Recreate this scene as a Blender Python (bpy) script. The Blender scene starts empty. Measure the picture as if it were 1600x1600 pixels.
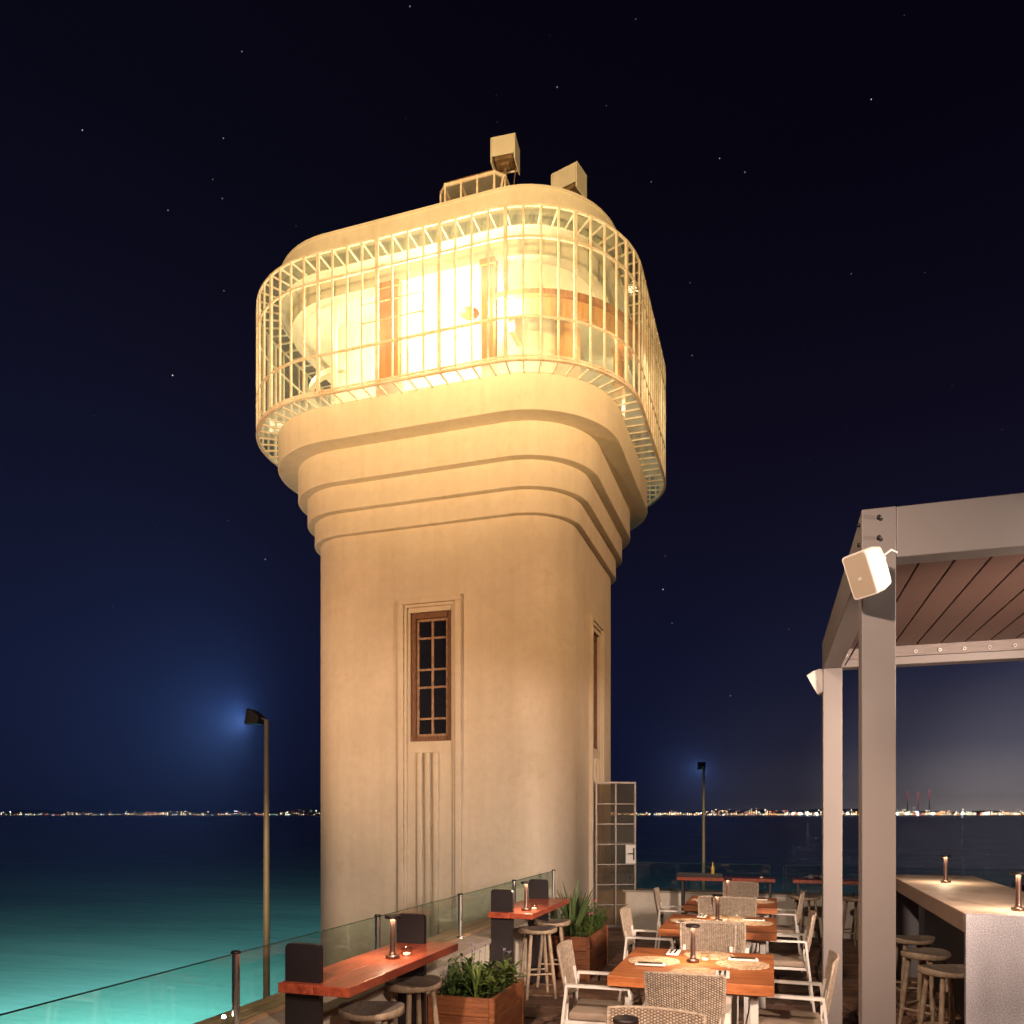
import bpy, bmesh, math, random
from mathutils import Vector, Matrix
R = math.radians
rnd = random.Random(7)
scn = bpy.context.scene
COL = scn.collection
TH = R(18.2)

# ---------------------------------------------------------------- camera
cd = bpy.data.cameras.new("camera")
cam = bpy.data.objects.new("camera", cd); COL.objects.link(cam)
cam.location = (0, 0, 1.8); cam.rotation_euler = (R(90), 0, TH)
cd.sensor_width = 36; cd.lens = 36 * 1230 / 1600.0
cd.shift_x = 0; cd.shift_y = 472 / 1600.0
cd.clip_start = 0.05; cd.clip_end = 20000
scn.camera = cam
scn.view_settings.view_transform = 'Standard'; scn.view_settings.look = 'None'
scn.view_settings.exposure = 0; scn.view_settings.gamma = 1
scn.view_settings.use_curve_mapping = False
cy = scn.cycles
cy.max_bounces = 8; cy.diffuse_bounces = 3; cy.glossy_bounces = 3; cy.transmission_bounces = 4
cy.transparent_max_bounces = 24; cy.volume_bounces = 0
cy.sample_clamp_indirect = 3.0; cy.sample_clamp_direct = 0
cy.caustics_reflective = False; cy.caustics_refractive = False
cy.use_denoising = True
scn.render.film_transparent = False

# ---------------------------------------------------------------- night sky
wd = bpy.data.worlds.new("World"); scn.world = wd; wd.use_nodes = True
nt = wd.node_tree; nt.nodes.clear()
def wn(t, **k):
    n = nt.nodes.new(t)
    for a, b in k.items(): setattr(n, a, b)
    return n
wo = wn('ShaderNodeOutputWorld'); bg = wn('ShaderNodeBackground')
tc = wn('ShaderNodeTexCoord'); sx = wn('ShaderNodeSeparateXYZ')
nt.links.new(tc.outputs['Generated'], sx.inputs[0])
def ramp(tree, stops, inp, interp='LINEAR'):
    r = tree.nodes.new('ShaderNodeValToRGB'); e = r.color_ramp.elements; r.color_ramp.interpolation = interp
    while len(e) > 1: e.remove(e[0])
    e[0].position = stops[0][0]; e[0].color = tuple(stops[0][1]) + (1,)
    for p, c in stops[1:]:
        x = e.new(p); x.color = tuple(c) + (1,)
    tree.links.new(inp, r.inputs[0]); return r
base = ramp(nt, [(0.0, (.0040, .0042, .0160)), (.06, (.0042, .0046, .0180)), (.18, (.0046, .0052, .0200)), (.30, (.0046, .0044, .0150)),
                 (.45, (.0036, .0027, .0092)), (.62, (.0019, .0013, .0048)), (1.0, (.0010, .0007, .0024))], sx.outputs[2])
# town glow low over the far shore to the north-east
vm = wn('ShaderNodeVectorMath', operation='DOT_PRODUCT'); vm.inputs[1].default_value = (math.sin(R(22)), math.cos(R(22)), 0)
nt.links.new(tc.outputs['Generated'], vm.inputs[0])
g1 = ramp(nt, [(.84, (0, 0, 0)), (.935, (.13, .13, .13)), (.965, (.42, .42, .42)), (.99, (1, 1, 1))], vm.outputs['Value'], 'EASE')
g2 = ramp(nt, [(0.0, (.30, .25, .23)), (.03, (.19, .165, .165)), (.08, (.085, .078, .095)), (.16, (.030, .031, .048)), (.30, (.008, .008, .014)), (.5, (0, 0, 0))], sx.outputs[2])
mg = wn('ShaderNodeMix', data_type='RGBA', blend_type='MULTIPLY'); mg.inputs[0].default_value = 1
nt.links.new(g1.outputs[0], mg.inputs[6]); nt.links.new(g2.outputs[0], mg.inputs[7])
ad = wn('ShaderNodeMix', data_type='RGBA', blend_type='ADD'); ad.inputs[0].default_value = 1
nt.links.new(base.outputs[0], ad.inputs[6]); nt.links.new(mg.outputs[2], ad.inputs[7])
vo = wn('ShaderNodeTexVoronoi'); vo.inputs['Scale'].default_value = 90
nt.links.new(tc.outputs['Generated'], vo.inputs['Vector'])
sc1 = wn('ShaderNodeSeparateColor'); nt.links.new(vo.outputs['Color'], sc1.inputs[0])
sz = wn('ShaderNodeMath', operation='MULTIPLY'); nt.links.new(sc1.outputs[0], sz.inputs[0]); sz.inputs[1].default_value = .068
lt = wn('ShaderNodeMath', operation='LESS_THAN'); nt.links.new(vo.outputs['Distance'], lt.inputs[0]); nt.links.new(sz.outputs[0], lt.inputs[1])
br = wn('ShaderNodeMath', operation='POWER'); nt.links.new(sc1.outputs[1], br.inputs[0]); br.inputs[1].default_value = 13
mu = wn('ShaderNodeMath', operation='MULTIPLY'); nt.links.new(lt.outputs[0], mu.inputs[0]); nt.links.new(br.outputs[0], mu.inputs[1])
hz_ = wn('ShaderNodeMath', operation='MULTIPLY'); nt.links.new(mu.outputs[0], hz_.inputs[0]); hz_.inputs[1].default_value = .8
hf = ramp(nt, [(.10, (0, 0, 0)), (.25, (1, 1, 1))], sx.outputs[2])
m3 = wn('ShaderNodeMath', operation='MULTIPLY'); nt.links.new(hz_.outputs[0], m3.inputs[0]); nt.links.new(hf.outputs[0], m3.inputs[1])
ad2 = wn('ShaderNodeMix', data_type='RGBA', blend_type='ADD'); ad2.inputs[0].default_value = 1
nt.links.new(ad.outputs[2], ad2.inputs[6]); nt.links.new(m3.outputs[0], ad2.inputs[7])
nt.links.new(ad2.outputs[2], bg.inputs[0]); nt.links.new(bg.outputs[0], wo.inputs[0])

# ---------------------------------------------------------------- lamps (unseen sources, some of them added as fill; none is the sun: it is night)
def aim(o, t): o.rotation_euler = (Vector(t) - o.location).to_track_quat('-Z', 'Y').to_euler()
def spot(name, loc, tgt, power, color, ang, blend, size):
    l = bpy.data.lights.new(name, 'SPOT'); l.energy = power; l.color = color; l.spot_size = R(ang); l.spot_blend = blend; l.shadow_soft_size = size
    o = bpy.data.objects.new(name, l); COL.objects.link(o); o.location = loc; aim(o, tgt); return o
def point(name, loc, power, color, size):
    l = bpy.data.lights.new(name, 'POINT'); l.energy = power; l.color = color; l.shadow_soft_size = size
    o = bpy.data.objects.new(name, l); COL.objects.link(o); o.location = loc; return o
WARM = (1, .60, .24)
spot('tower_floodlight', (-4.2, -6.5, .9), (-4.6, 10.4, 9.7), 16000, (1, .66, .29), 28, 1.0, .25)
spot('tower_floodlight', (7.5, -3.5, 3.6), (-3.2, 11.0, 9.7), 11500, (1, .66, .29), 25, 1.0, .25)
spot('shaft_flood_and_fill', (3.0, 3.15, 2.40), (-3.2, 10.6, 2.4), 1800, (1, .74, .58), 62, .8, .30)
spot('shaft_flood_and_fill', (8.0, 3.0, 7.0), (-2.9, 11.8, 5.2), 5600, (1, .56, .27), 36, 1.0, .3)  # added fill that lifts the right side of the shaft
spot('shaft_flood_and_fill', (-9.5, 1.0, 2.6), (-5.4, 10.6, 5.8), 3500, (1, .54, .27), 56, 1.0, .2)
spot('shaft_flood_and_fill', (-6.5, -3.0, 3.2), (-7.8, 12.0, 1.0), 1900, (1, .66, .42), 44, 1.0, .2)  # added spill for the left pole and the lower left shaft
spot('pole_fill_spot', (-4.0, 2.0, 3.0), (-9.74, 13.64, .6), 3000, (1, .72, .40), 15, 1.0, .1)  # added only to brighten the left shore pole
spot('pole_fill_spot', (2.5, 8.5, 3.3), (-2.6, 32.8, .8), 9000, (1, .72, .42), 12, 1.0, .1)  # added to brighten the distant pole; no such lamp stands here
spot('terrace_lamp_and_fill', (-1.4, 0.0, 4.4), (-.2, 6.6, .3), 1500, (1, .72, .55), 58, .7, .12)
spot('terrace_lamp_and_fill', (3.0, 2.6, 2.8), (-.4, 6.9, .4), 950, (1, .70, .52), 58, .6, .12)
spot('terrace_lamp_and_fill', (1.4, .5, 3.0), (-2.1, 5.0, .7), 780, (1, .70, .52), 50, .7, .12)
spot('terrace_lamp_and_fill', (3.3, 1.2, 2.6), (1.95, 6.0, .3), 110, (.93, .95, 1), 42, .7, .10)  # added fill for the stone end of the counter
spot('pergola_lamp', (2.3, 3.50, 2.72), (.4, 3.68, 2.80), 330, (1, .80, .66), 44, .6, .03)
spot('pergola_lamp', (4.6, 4.7, 2.5), (.45, 6.5, 1.7), 60, (1, .72, .58), 60, .7, .10)
for p, e in (((-4.35, 9.90, 8.55), 150), ((-5.45, 9.90, 8.55), 44), ((-3.35, 9.92, 8.55), 120), ((-2.15, 11.2, 8.55), 30), ((-2.15, 13.0, 8.55), 22), ((-6.6, 10.2, 8.55), 20), ((-7.33, 11.8, 8.55), 22), ((-7.33, 13.4, 8.55), 18), ((-4.7, 14.9, 8.55), 18)):
    point('gallery_lamp', p, e, (1, .82, .50), .10)

# ---------------------------------------------------------------- helpers
def tag(o, label=None, cat=None, group=None, kind=None):
    if label: o['label'] = label
    if cat: o['category'] = cat
    if group: o['group'] = group
    if kind: o['kind'] = kind
    return o
def empty(name, loc=(0, 0, 0), rz=0, label=None, cat=None, group=None):
    o = bpy.data.objects.new(name, None); COL.objects.link(o); o.location = loc; o.rotation_euler = (0, 0, rz)
    o.empty_display_size = .1
    return tag(o, label, cat, group)
KIDS = {}
def copy_tree(o, parent=None):
    c = o.copy(); COL.objects.link(c)
    if parent is not None: c.parent = parent; KIDS.setdefault(parent.name, []).append(c)
    for ch in list(KIDS.get(o.name, [])): copy_tree(ch, c)
    return c
class MB:
    def __init__(s): s.v = []; s.f = []; s.sm = []
    def add(s, vs, fs, sm=False, M=None):
        n = len(s.v)
        for p in vs:
            p = Vector(p); s.v.append(tuple(M @ p) if M else tuple(p))
        for f in fs: s.f.append([i + n for i in f]); s.sm.append(sm)
        return s
    def box(s, a, b, bev=0, M=None):
        x0, y0, z0 = a; x1, y1, z1 = b
        if bev <= 0:
            return s.add([(x0,y0,z0),(x1,y0,z0),(x1,y1,z0),(x0,y1,z0),(x0,y0,z1),(x1,y0,z1),(x1,y1,z1),(x0,y1,z1)],
                  [(0,3,2,1),(4,5,6,7),(0,1,5,4),(1,2,6,5),(2,3,7,6),(3,0,4,7)], M=M)
        bm = bmesh.new(); bmesh.ops.create_cube(bm, size=1)
        for v in bm.verts: v.co = Vector(((x0+x1)/2 + v.co.x*(x1-x0), (y0+y1)/2 + v.co.y*(y1-y0), (z0+z1)/2 + v.co.z*(z1-z0)))
        bmesh.ops.bevel(bm, geom=bm.edges[:], offset=bev, segments=2, profile=.5, affect='EDGES')
        bm.verts.index_update()
        s.add([v.co[:] for v in bm.verts], [[v.index for v in f.verts] for f in bm.faces], M=M); bm.free(); return s
    def lathe(s, prof, n=24, c=(0, 0, 0), M=None, cap=True, sm=True):
        vs = []; fs = []
        for r, z in prof:
            for i in range(n):
                a = 2*math.pi*i/n; vs.append((c[0]+r*math.cos(a), c[1]+r*math.sin(a), c[2]+z))
        for k in range(len(prof)-1):
            for i in range(n):
                j = (i+1) % n; fs.append((k*n+i, k*n+j, (k+1)*n+j, (k+1)*n+i))
        s.add(vs, fs, sm, M)
        if cap:
            for k, rev in ((0, True), (len(prof)-1, False)):
                if prof[k][0] > 1e-5:
                    ring = [vs[k*n+i] for i in range(n)]
                    if rev: ring = ring[::-1]
                    s.add(ring, [tuple(range(n))], False, M)
        return s
    def tube(s, pts, rad, n=8, sq=False, M=None, caps=True):
        pts = [Vector(p) for p in pts]; m = len(pts)
        rr = rad if isinstance(rad, (list, tuple)) and not sq else [rad]*m
        vs = []; fs = []
        up = Vector((0, 0, 1)); d0 = (pts[1]-pts[0]).normalized()
        if abs(d0.z) > .95: up = Vector((1, 0, 0))
        for i, p in enumerate(pts):
            if i == 0: d = pts[1]-pts[0]
            elif i == m-1: d = pts[-1]-pts[-2]
            else: d = (pts[i+1]-p).normalized() + (p-pts[i-1]).normalized()
            d.normalize(); a = d.cross(up)
            if a.length < 1e-4: a = d.cross(Vector((0, 1, 0)))
            a.normalize(); b = a.cross(d).normalized(); k = 1.0
            if 0 < i < m-1:
                c = (pts[i+1]-p).normalized().dot(d); k = 1/max(.5, c)
            if sq:
                w, h = rad
                for u, v in ((-w, -h), (w, -h), (w, h), (-w, h)): vs.append(p + a*u + b*v*k)
            else:
                for q in range(n):
                    t = 2*math.pi*q/n; vs.append(p + a*math.cos(t)*rr[i] + b*math.sin(t)*rr[i])
            up = b
        nn = 4 if sq else n
        for i in range(m-1):
            for q in range(nn):
                r = (q+1) % nn; fs.append((i*nn+q, (i+1)*nn+q, (i+1)*nn+r, i*nn+r))
        s.add(vs, fs, not sq, M)
        if caps:
            s.add(vs[:nn], [tuple(range(nn))], False, M); s.add(vs[-nn:][::-1], [tuple(range(nn))], False, M)
        return s
    def prism(s, poly, z0, z1, M=None, bev=0):
        n = len(poly)
        if bev:
            cx = sum(p[0] for p in poly)/n; cyy = sum(p[1] for p in poly)/n
            def ins(p, d):
                v = Vector((p[0]-cx, p[1]-cyy)); l = v.length; v = v*(max(0, l-d)/l); return (cx+v.x, cyy+v.y)
            vs = [(x, y, z0) for x, y in poly] + [(x, y, z1-bev) for x, y in poly] + [(*ins(p, bev), z1) for p in poly]
            fs = [tuple(range(n))[::-1], tuple(range(2*n, 3*n))]
            for k in (0, 1):
                for i in range(n): j = (i+1) % n; fs.append((k*n+i, k*n+j, k*n+n+j, k*n+n+i))
            return s.add(vs, fs, False, M)
        vs = [(x, y, z0) for x, y in poly] + [(x, y, z1) for x, y in poly]
        fs = [tuple(range(n))[::-1], tuple(range(n, 2*n))] + [(i, (i+1) % n, n+(i+1) % n, n+i) for i in range(n)]
        return s.add(vs, fs, False, M)
    def mesh(s, name, mat):
        me = bpy.data.meshes.new(name); me.from_pydata(s.v, [], s.f); me.polygons.foreach_set('use_smooth', s.sm)
        if mat: me.materials.append(mat)
        me.update(); return me
    def build(s, name, mat, parent=None, fix=True, **kw):
        me = s.mesh(name, mat)
        if fix:
            bm = bmesh.new(); bm.from_mesh(me); bmesh.ops.recalc_face_normals(bm, faces=bm.faces[:]); bm.to_mesh(me); bm.free()
        return link(me, name, parent, **kw)
def link(me, name, parent=None, loc=None, label=None, cat=None, group=None, kind=None):
    o = bpy.data.objects.new(name, me); COL.objects.link(o)
    if parent is not None: o.parent = parent; KIDS.setdefault(parent.name, []).append(o)
    if loc is not None: o.location = loc
    return tag(o, label, cat, group, kind)

# ---------------------------------------------------------------- materials
def mat(name, col, rough=.6, metal=0, var=.0, vscale=8, bump=0, bscale=60, stretch=None, col2=None, emis=None, spec=None, detail=6, fine=0, coat=0, randv=0):
    m = bpy.data.materials.new(name); m.use_nodes = True; t = m.node_tree; b = t.nodes['Principled BSDF']
    b.inputs['Base Color'].default_value = (*col, 1); b.inputs['Roughness'].default_value = rough; b.inputs['Metallic'].default_value = metal
    if spec is not None: b.inputs['Specular IOR Level'].default_value = spec
    if coat: b.inputs['Coat Weight'].default_value = coat; b.inputs['Coat Roughness'].default_value = .15
    if emis: b.inputs['Emission Color'].default_value = (*emis[0], 1); b.inputs['Emission Strength'].default_value = emis[1]
    c = t.nodes.new('ShaderNodeTexCoord'); vec = c.outputs['Object']
    if randv or stretch:
        mp = t.nodes.new('ShaderNodeMapping'); t.links.new(vec, mp.inputs[0])
        if stretch: mp.inputs['Scale'].default_value = stretch
        oi = t.nodes.new('ShaderNodeObjectInfo'); ml = t.nodes.new('ShaderNodeMath'); ml.operation = 'MULTIPLY'; ml.inputs[1].default_value = 40
        t.links.new(oi.outputs['Random'], ml.inputs[0]); cb = t.nodes.new('ShaderNodeCombineXYZ')
        for k in range(3): t.links.new(ml.outputs[0], cb.inputs[k])
        t.links.new(cb.outputs[0], mp.inputs['Location']); vec = mp.outputs[0]
    src = None
    if var or col2:
        n = t.nodes.new('ShaderNodeTexNoise'); n.inputs['Scale'].default_value = vscale; n.inputs['Detail'].default_value = detail; n.inputs['Roughness'].default_value = .62
        t.links.new(vec, n.inputs['Vector'])
        c2 = col2 or tuple(x*(1-var) for x in col)
        r = ramp(t, [(.33, c2), (.62, col)], n.outputs[0]); src = r.outputs[0]
        if fine:
            n2 = t.nodes.new('ShaderNodeTexNoise'); n2.inputs['Scale'].default_value = vscale*9; n2.inputs['Detail'].default_value = 3; t.links.new(vec, n2.inputs['Vector'])
            r2 = ramp(t, [(.3, (1-fine,)*3), (.7, (1+fine*.4,)*3)], n2.outputs[0])
            mx = t.nodes.new('ShaderNodeMix'); mx.data_type = 'RGBA'; mx.blend_type = 'MULTIPLY'; mx.inputs[0].default_value = 1
            t.links.new(src, mx.inputs[6]); t.links.new(r2.outputs[0], mx.inputs[7]); src = mx.outputs[2]
    if randv:
        oi2 = t.nodes.new('ShaderNodeObjectInfo')
        r3 = ramp(t, [(0, (1-randv,)*3), (1, (1+randv*.5,)*3)], oi2.outputs['Random'])
        mx = t.nodes.new('ShaderNodeMix'); mx.data_type = 'RGBA'; mx.blend_type = 'MULTIPLY'; mx.inputs[0].default_value = 1
        if src: t.links.new(src, mx.inputs[6])
        else: mx.inputs[6].default_value = (*col, 1)
        t.links.new(r3.outputs[0], mx.inputs[7]); src = mx.outputs[2]
    if src: t.links.new(src, b.inputs['Base Color'])
    if bump:
        n = t.nodes.new('ShaderNodeTexNoise'); n.inputs['Scale'].default_value = bscale; n.inputs['Detail'].default_value = 5; t.links.new(vec, n.inputs['Vector'])
        bp = t.nodes.new('ShaderNodeBump'); bp.inputs['Strength'].default_value = bump; bp.inputs['Distance'].default_value = .01
        t.links.new(n.outputs[0], bp.inputs['Height']); t.links.new(bp.outputs[0], b.inputs['Normal'])
    return m
def glass_mat(name, tint=(.93, .97, .95), refl=1.0, rough=.0, ior=1.5, dirt=0):
    m = bpy.data.materials.new(name); m.use_nodes = True; t = m.node_tree; t.nodes.clear()
    o = t.nodes.new('ShaderNodeOutputMaterial'); a = t.nodes.new('ShaderNodeBsdfTransparent'); a.inputs[0].default_value = (*tint, 1)
    g = t.nodes.new('ShaderNodeBsdfGlossy'); g.inputs['Roughness'].default_value = rough; g.inputs[0].default_value = (refl, refl, refl, 1)
    lw = t.nodes.new('ShaderNodeLayerWeight'); lw.inputs[0].default_value = .5; pw = t.nodes.new('ShaderNodeMath'); pw.operation = 'POWER'; pw.inputs[1].default_value = 5
    t.links.new(lw.outputs['Facing'], pw.inputs[0]); f = t.nodes.new('ShaderNodeMath'); f.operation = 'MULTIPLY_ADD'; f0 = ((ior-1)/(ior+1))**2; f.inputs[1].default_value = 1-f0; f.inputs[2].default_value = f0
    t.links.new(pw.outputs[0], f.inputs[0]); mx = t.nodes.new('ShaderNodeMixShader')
    t.links.new(f.outputs[0], mx.inputs[0]); t.links.new(a.outputs[0], mx.inputs[1]); t.links.new(g.outputs[0], mx.inputs[2]); t.links.new(mx.outputs[0], o.inputs[0])
    if dirt:    # dust film that catches light from either side
        df = t.nodes.new('ShaderNodeBsdfDiffuse'); df.inputs[0].default_value = (.75, .76, .66, 1); tl = t.nodes.new('ShaderNodeBsdfTranslucent'); tl.inputs[0].default_value = (.75, .76, .66, 1)
        m1 = t.nodes.new('ShaderNodeMixShader'); m1.inputs[0].default_value = .5; t.links.new(df.outputs[0], m1.inputs[1]); t.links.new(tl.outputs[0], m1.inputs[2])
        m2 = t.nodes.new('ShaderNodeMixShader'); nz = t.nodes.new('ShaderNodeTexNoise'); nz.inputs['Scale'].default_value = 1.7; nz.inputs['Detail'].default_value = 6; tcc = t.nodes.new('ShaderNodeTexCoord'); t.links.new(tcc.outputs['Object'], nz.inputs['Vector'])
        mr = t.nodes.new('ShaderNodeMapRange'); mr.inputs[1].default_value = .3; mr.inputs[2].default_value = .7; mr.inputs[3].default_value = dirt*.5; mr.inputs[4].default_value = dirt*1.5; t.links.new(nz.outputs[0], mr.inputs[0]); t.links.new(mr.outputs[0], m2.inputs[0])
        t.links.new(mx.outputs[0], m2.inputs[1]); t.links.new(m1.outputs[0], m2.inputs[2]); t.links.new(m2.outputs[0], o.inputs[0])
    return m
def emit_mat(name, col, s, sampled=False):
    m = bpy.data.materials.new(name); m.use_nodes = True; t = m.node_tree; t.nodes.clear()
    o = t.nodes.new('ShaderNodeOutputMaterial'); e = t.nodes.new('ShaderNodeEmission'); e.inputs[0].default_value = (*col, 1); e.inputs[1].default_value = s
    t.links.new(e.outputs[0], o.inputs[0]); m.cycles.emission_sampling = 'FRONT' if sampled else 'NONE'; return m
PL = mat('cream_plaster', (.62, .56, .455), .85, var=.10, vscale=1.1, bump=.25, bscale=14, fine=.05)
def wear(m):
    t = m.node_tree; b = t.nodes['Principled BSDF']; src = b.inputs['Base Color'].links[0].from_socket; c = t.nodes.new('ShaderNodeTexCoord')
    def layer(scale, mscale, lo, hi, dark, src):
        mp = t.nodes.new('ShaderNodeMapping'); mp.inputs['Scale'].default_value = mscale; t.links.new(c.outputs['Object'], mp.inputs[0])
        n = t.nodes.new('ShaderNodeTexNoise'); n.inputs['Scale'].default_value = scale; n.inputs['Detail'].default_value = 7; n.inputs['Roughness'].default_value = .65; t.links.new(mp.outputs[0], n.inputs['Vector'])
        r = ramp(t, [(lo, dark), (hi, (1, 1, 1))], n.outputs[0]); mx = t.nodes.new('ShaderNodeMix'); mx.data_type = 'RGBA'; mx.blend_type = 'MULTIPLY'; mx.inputs[0].default_value = 1
        t.links.new(src, mx.inputs[6]); t.links.new(r.outputs[0], mx.inputs[7]); return mx.outputs[2]
    src = layer(1.6, (3.2, 3.2, .22), .30, .56, (.93, .915, .88), src)      # rain streaks
    src = layer(2.3, (1, 1, 1), .26, .42, (.90, .86, .79), src)            # patches
    src = layer(9, (1, 1, .8), .22, .34, (.80, .72, .62), src)             # small stains
    t.links.new(src, b.inputs['Base Color'])
wear(PL)
PLIN = mat('white_interior_paint', (.80, .76, .62), .8, var=.05, vscale=2)
RUSTW = mat('rust_stained_white_paint', (.82, .75, .62), .6, col2=(.66, .50, .36), vscale=5, bump=.2, fine=.18)
MW = {}
WOODW = mat('weathered_window_wood', (.22, .11, .062), .7, col2=(.10, .048, .028), vscale=9, stretch=(6, 6, 1), bump=.4, fine=.3)
SASH = mat('faded_sash_paint', (.36, .24, .16), .7, col2=(.17, .10, .06), vscale=16, bump=.3)
ORW = mat('orange_varnished_wood', (.46, .18, .05), .5, col2=(.30, .10, .028), vscale=5, stretch=(5, 5, .6), bump=.1)
ORW2 = mat('pale_varnished_wood', (.62, .34, .14), .5, col2=(.5, .22, .08), vscale=5, stretch=(5, 5, .6))
DGLASS = mat('dark_window_glass', (.012, .014, .022), .06, var=.3, vscale=5, spec=.8)
CGL = glass_mat('gallery_glass', (.90, .945, .89), .5, dirt=.10)
FGL = glass_mat('dusty_floor_glass', (.85, .90, .84), .4, dirt=.42)
LGL = glass_mat('lantern_glass', (.7, .62, .5), .5, .1, dirt=.28)
GL = glass_mat('balustrade_glass', (.86, .93, .90), 1.0)
GLE = mat('green_glass_edge', (.03, .10, .075), .15)
DOORG = glass_mat('door_glass', (.70, .62, .53), .8, .015, 1.6, dirt=.10)
CHROME = mat('polished_steel', (.88, .88, .86), .26, 1)
WMET = mat('white_powder_coated_metal', (.68, .66, .62), .4, var=.06, vscale=20)
CUSH = mat('taupe_cushion_fabric', (.30, .235, .18), .9, var=.15, vscale=12, bump=.25, bscale=220)
WEAVE = mat('beige_woven_cord', (.44, .37, .29), .75, col2=(.24, .185, .14), vscale=40, bump=.3, bscale=300)
WEAVEB = mat('brown_cord_backing', (.10, .075, .055), .9)
TEAK = mat('orange_teak_board', (.52, .18, .055), .48, col2=(.28, .08, .022), vscale=3.2, stretch=(1.1, 14, 6), bump=.12, bscale=8, fine=.18, coat=.15, randv=.22)
REDW = mat('red_stained_timber', (.40, .085, .040), .35, col2=(.19, .032, .016), vscale=3.0, stretch=(9, 1.2, 6), bump=.2, bscale=7, fine=.25, coat=.25, randv=.12)
BLKP = mat('black_lacquered_panel', (.016, .012, .014), .45, var=.2, vscale=3, bump=.05)
STW = mat('whitewashed_stool_wood', (.40, .315, .225), .65, col2=(.25, .18, .12), vscale=6, stretch=(7, 2, 3), bump=.3, bscale=14, fine=.2)
STT = mat('grey_worn_seat_wood', (.25, .215, .185), .6, col2=(.14, .11, .095), vscale=5, stretch=(8, 1.6, 3), bump=.35, bscale=12, fine=.25)
LAMPM = mat('bronze_lamp_metal', (.20, .125, .105), .30, .8, var=.2)
LEDM = emit_mat('lamp_diode_light', (1, .72, .46), 420, True)
STRAW = mat('woven_straw', (.74, .55, .36), .9, col2=(.30, .17, .09), vscale=52, bump=.9, bscale=130, detail=2)
NAP = mat('white_napkin', (.80, .77, .75), .85, var=.06, bump=.1)
CUTL = mat('dark_steel_cutlery', (.16, .14, .13), .25, 1)
CANG = glass_mat('candle_glass', (.9, .86, .8), 1.0, .0)
CWAX = mat('candle_wax', (.85, .78, .66), .5, emis=((1, .62, .3), .15))
PLWD = mat('cedar_planter_wood', (.36, .135, .052), .6, col2=(.19, .062, .026), vscale=3.5, stretch=(1.2, 1.2, 12), bump=.25, bscale=9, fine=.25, randv=.2)
SOIL = mat('dark_soil', (.03, .02, .014), .95, var=.4, vscale=30, bump=.8)
LEAFM = mat('green_leaf', (.085, .165, .035), .5, col2=(.038, .085, .018), vscale=9, randv=.35)
LEAF2 = mat('bright_green_leaf', (.14, .20, .045), .5, col2=(.06, .11, .02), vscale=9, randv=.3)
STRAP = mat('grey_green_strap_leaf', (.10, .15, .055), .5, col2=(.05, .085, .03), vscale=4, randv=.3)
FLP = mat('pink_petal', (.65, .14, .22), .6); FLV = mat('lilac_petal', (.42, .36, .55), .6)
LEDGE = mat('white_rendered_wall', (.62, .58, .50), .8, var=.12, vscale=2.2, bump=.25, bscale=30, fine=.06)
COPE = mat('grey_coping_stone', (.40, .345, .29), .7, var=.25, vscale=6, bump=.3, bscale=40, randv=.12)
DECK = mat('tan_decking_board', (.56, .35, .22), .6, col2=(.40, .24, .15), vscale=3, stretch=(10, 1, 6), bump=.25, bscale=8, fine=.2, randv=.2)
FLAG = mat('brown_flagstone', (.26, .155, .105), .6, col2=(.12, .062, .042), vscale=5, bump=.5, bscale=22, fine=.3, randv=.35)
GROUT = mat('dark_joint_mortar', (.055, .035, .028), .95, var=.3, vscale=20, bump=.4)
ALU = mat('taupe_coated_aluminium', (.160, .142, .136), .5, var=.05, vscale=3, bump=.04, bscale=80)
SLATM = mat('brown_roof_slat', (.11, .062, .050), .6, var=.15, vscale=3, bump=.08, randv=.06)
RIMM = mat('galvanised_beam_liner', (.17, .14, .13), .6, var=.3, vscale=12, stretch=(1, 8, 8))
CAPM = mat('white_plastic', (.62, .60, .58), .5)
SPKW = mat('white_speaker_plastic', (.78, .74, .68), .45)
SPKG = mat('cream_speaker_grille', (.50, .40, .29), .7, bump=.5, bscale=900)
BOLT = mat('dark_bolt_steel', (.05, .045, .045), .4, .8)
STONE = mat('speckled_terrazzo', (.46, .42, .43), .55, bump=.25, bscale=160)
CTOP = mat('counter_top_stone', (.60, .48, .39), .5, col2=(.46, .36, .29), vscale=4, bump=.06, fine=.1)
CSIDE = mat('counter_edge_stone', (.30, .21, .16), .6, var=.1, vscale=5, bump=.1)
CDARK = mat('counter_body_panel', (.13, .11, .10), .7, var=.2, vscale=5)
POLEM = mat('galvanised_pole', (.48, .40, .27), .55, .2, var=.12, vscale=3)
HEADM = mat('dark_floodlight_housing', (.035, .028, .024), .5, .3)
DOORM = mat('grey_steel_door_frame', (.24, .22, .205), .45, .3, col2=(.18, .15, .13), vscale=30, bump=.2)
DLOCK = mat('pale_lock_plate', (.62, .62, .62), .4)
BOXM = mat('weathered_cream_box', (.62, .57, .47), .6, var=.12, vscale=5)
RUSTD = mat('rusty_underside', (.20, .12, .06), .8, col2=(.08, .045, .02), vscale=14, bump=.5)
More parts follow.
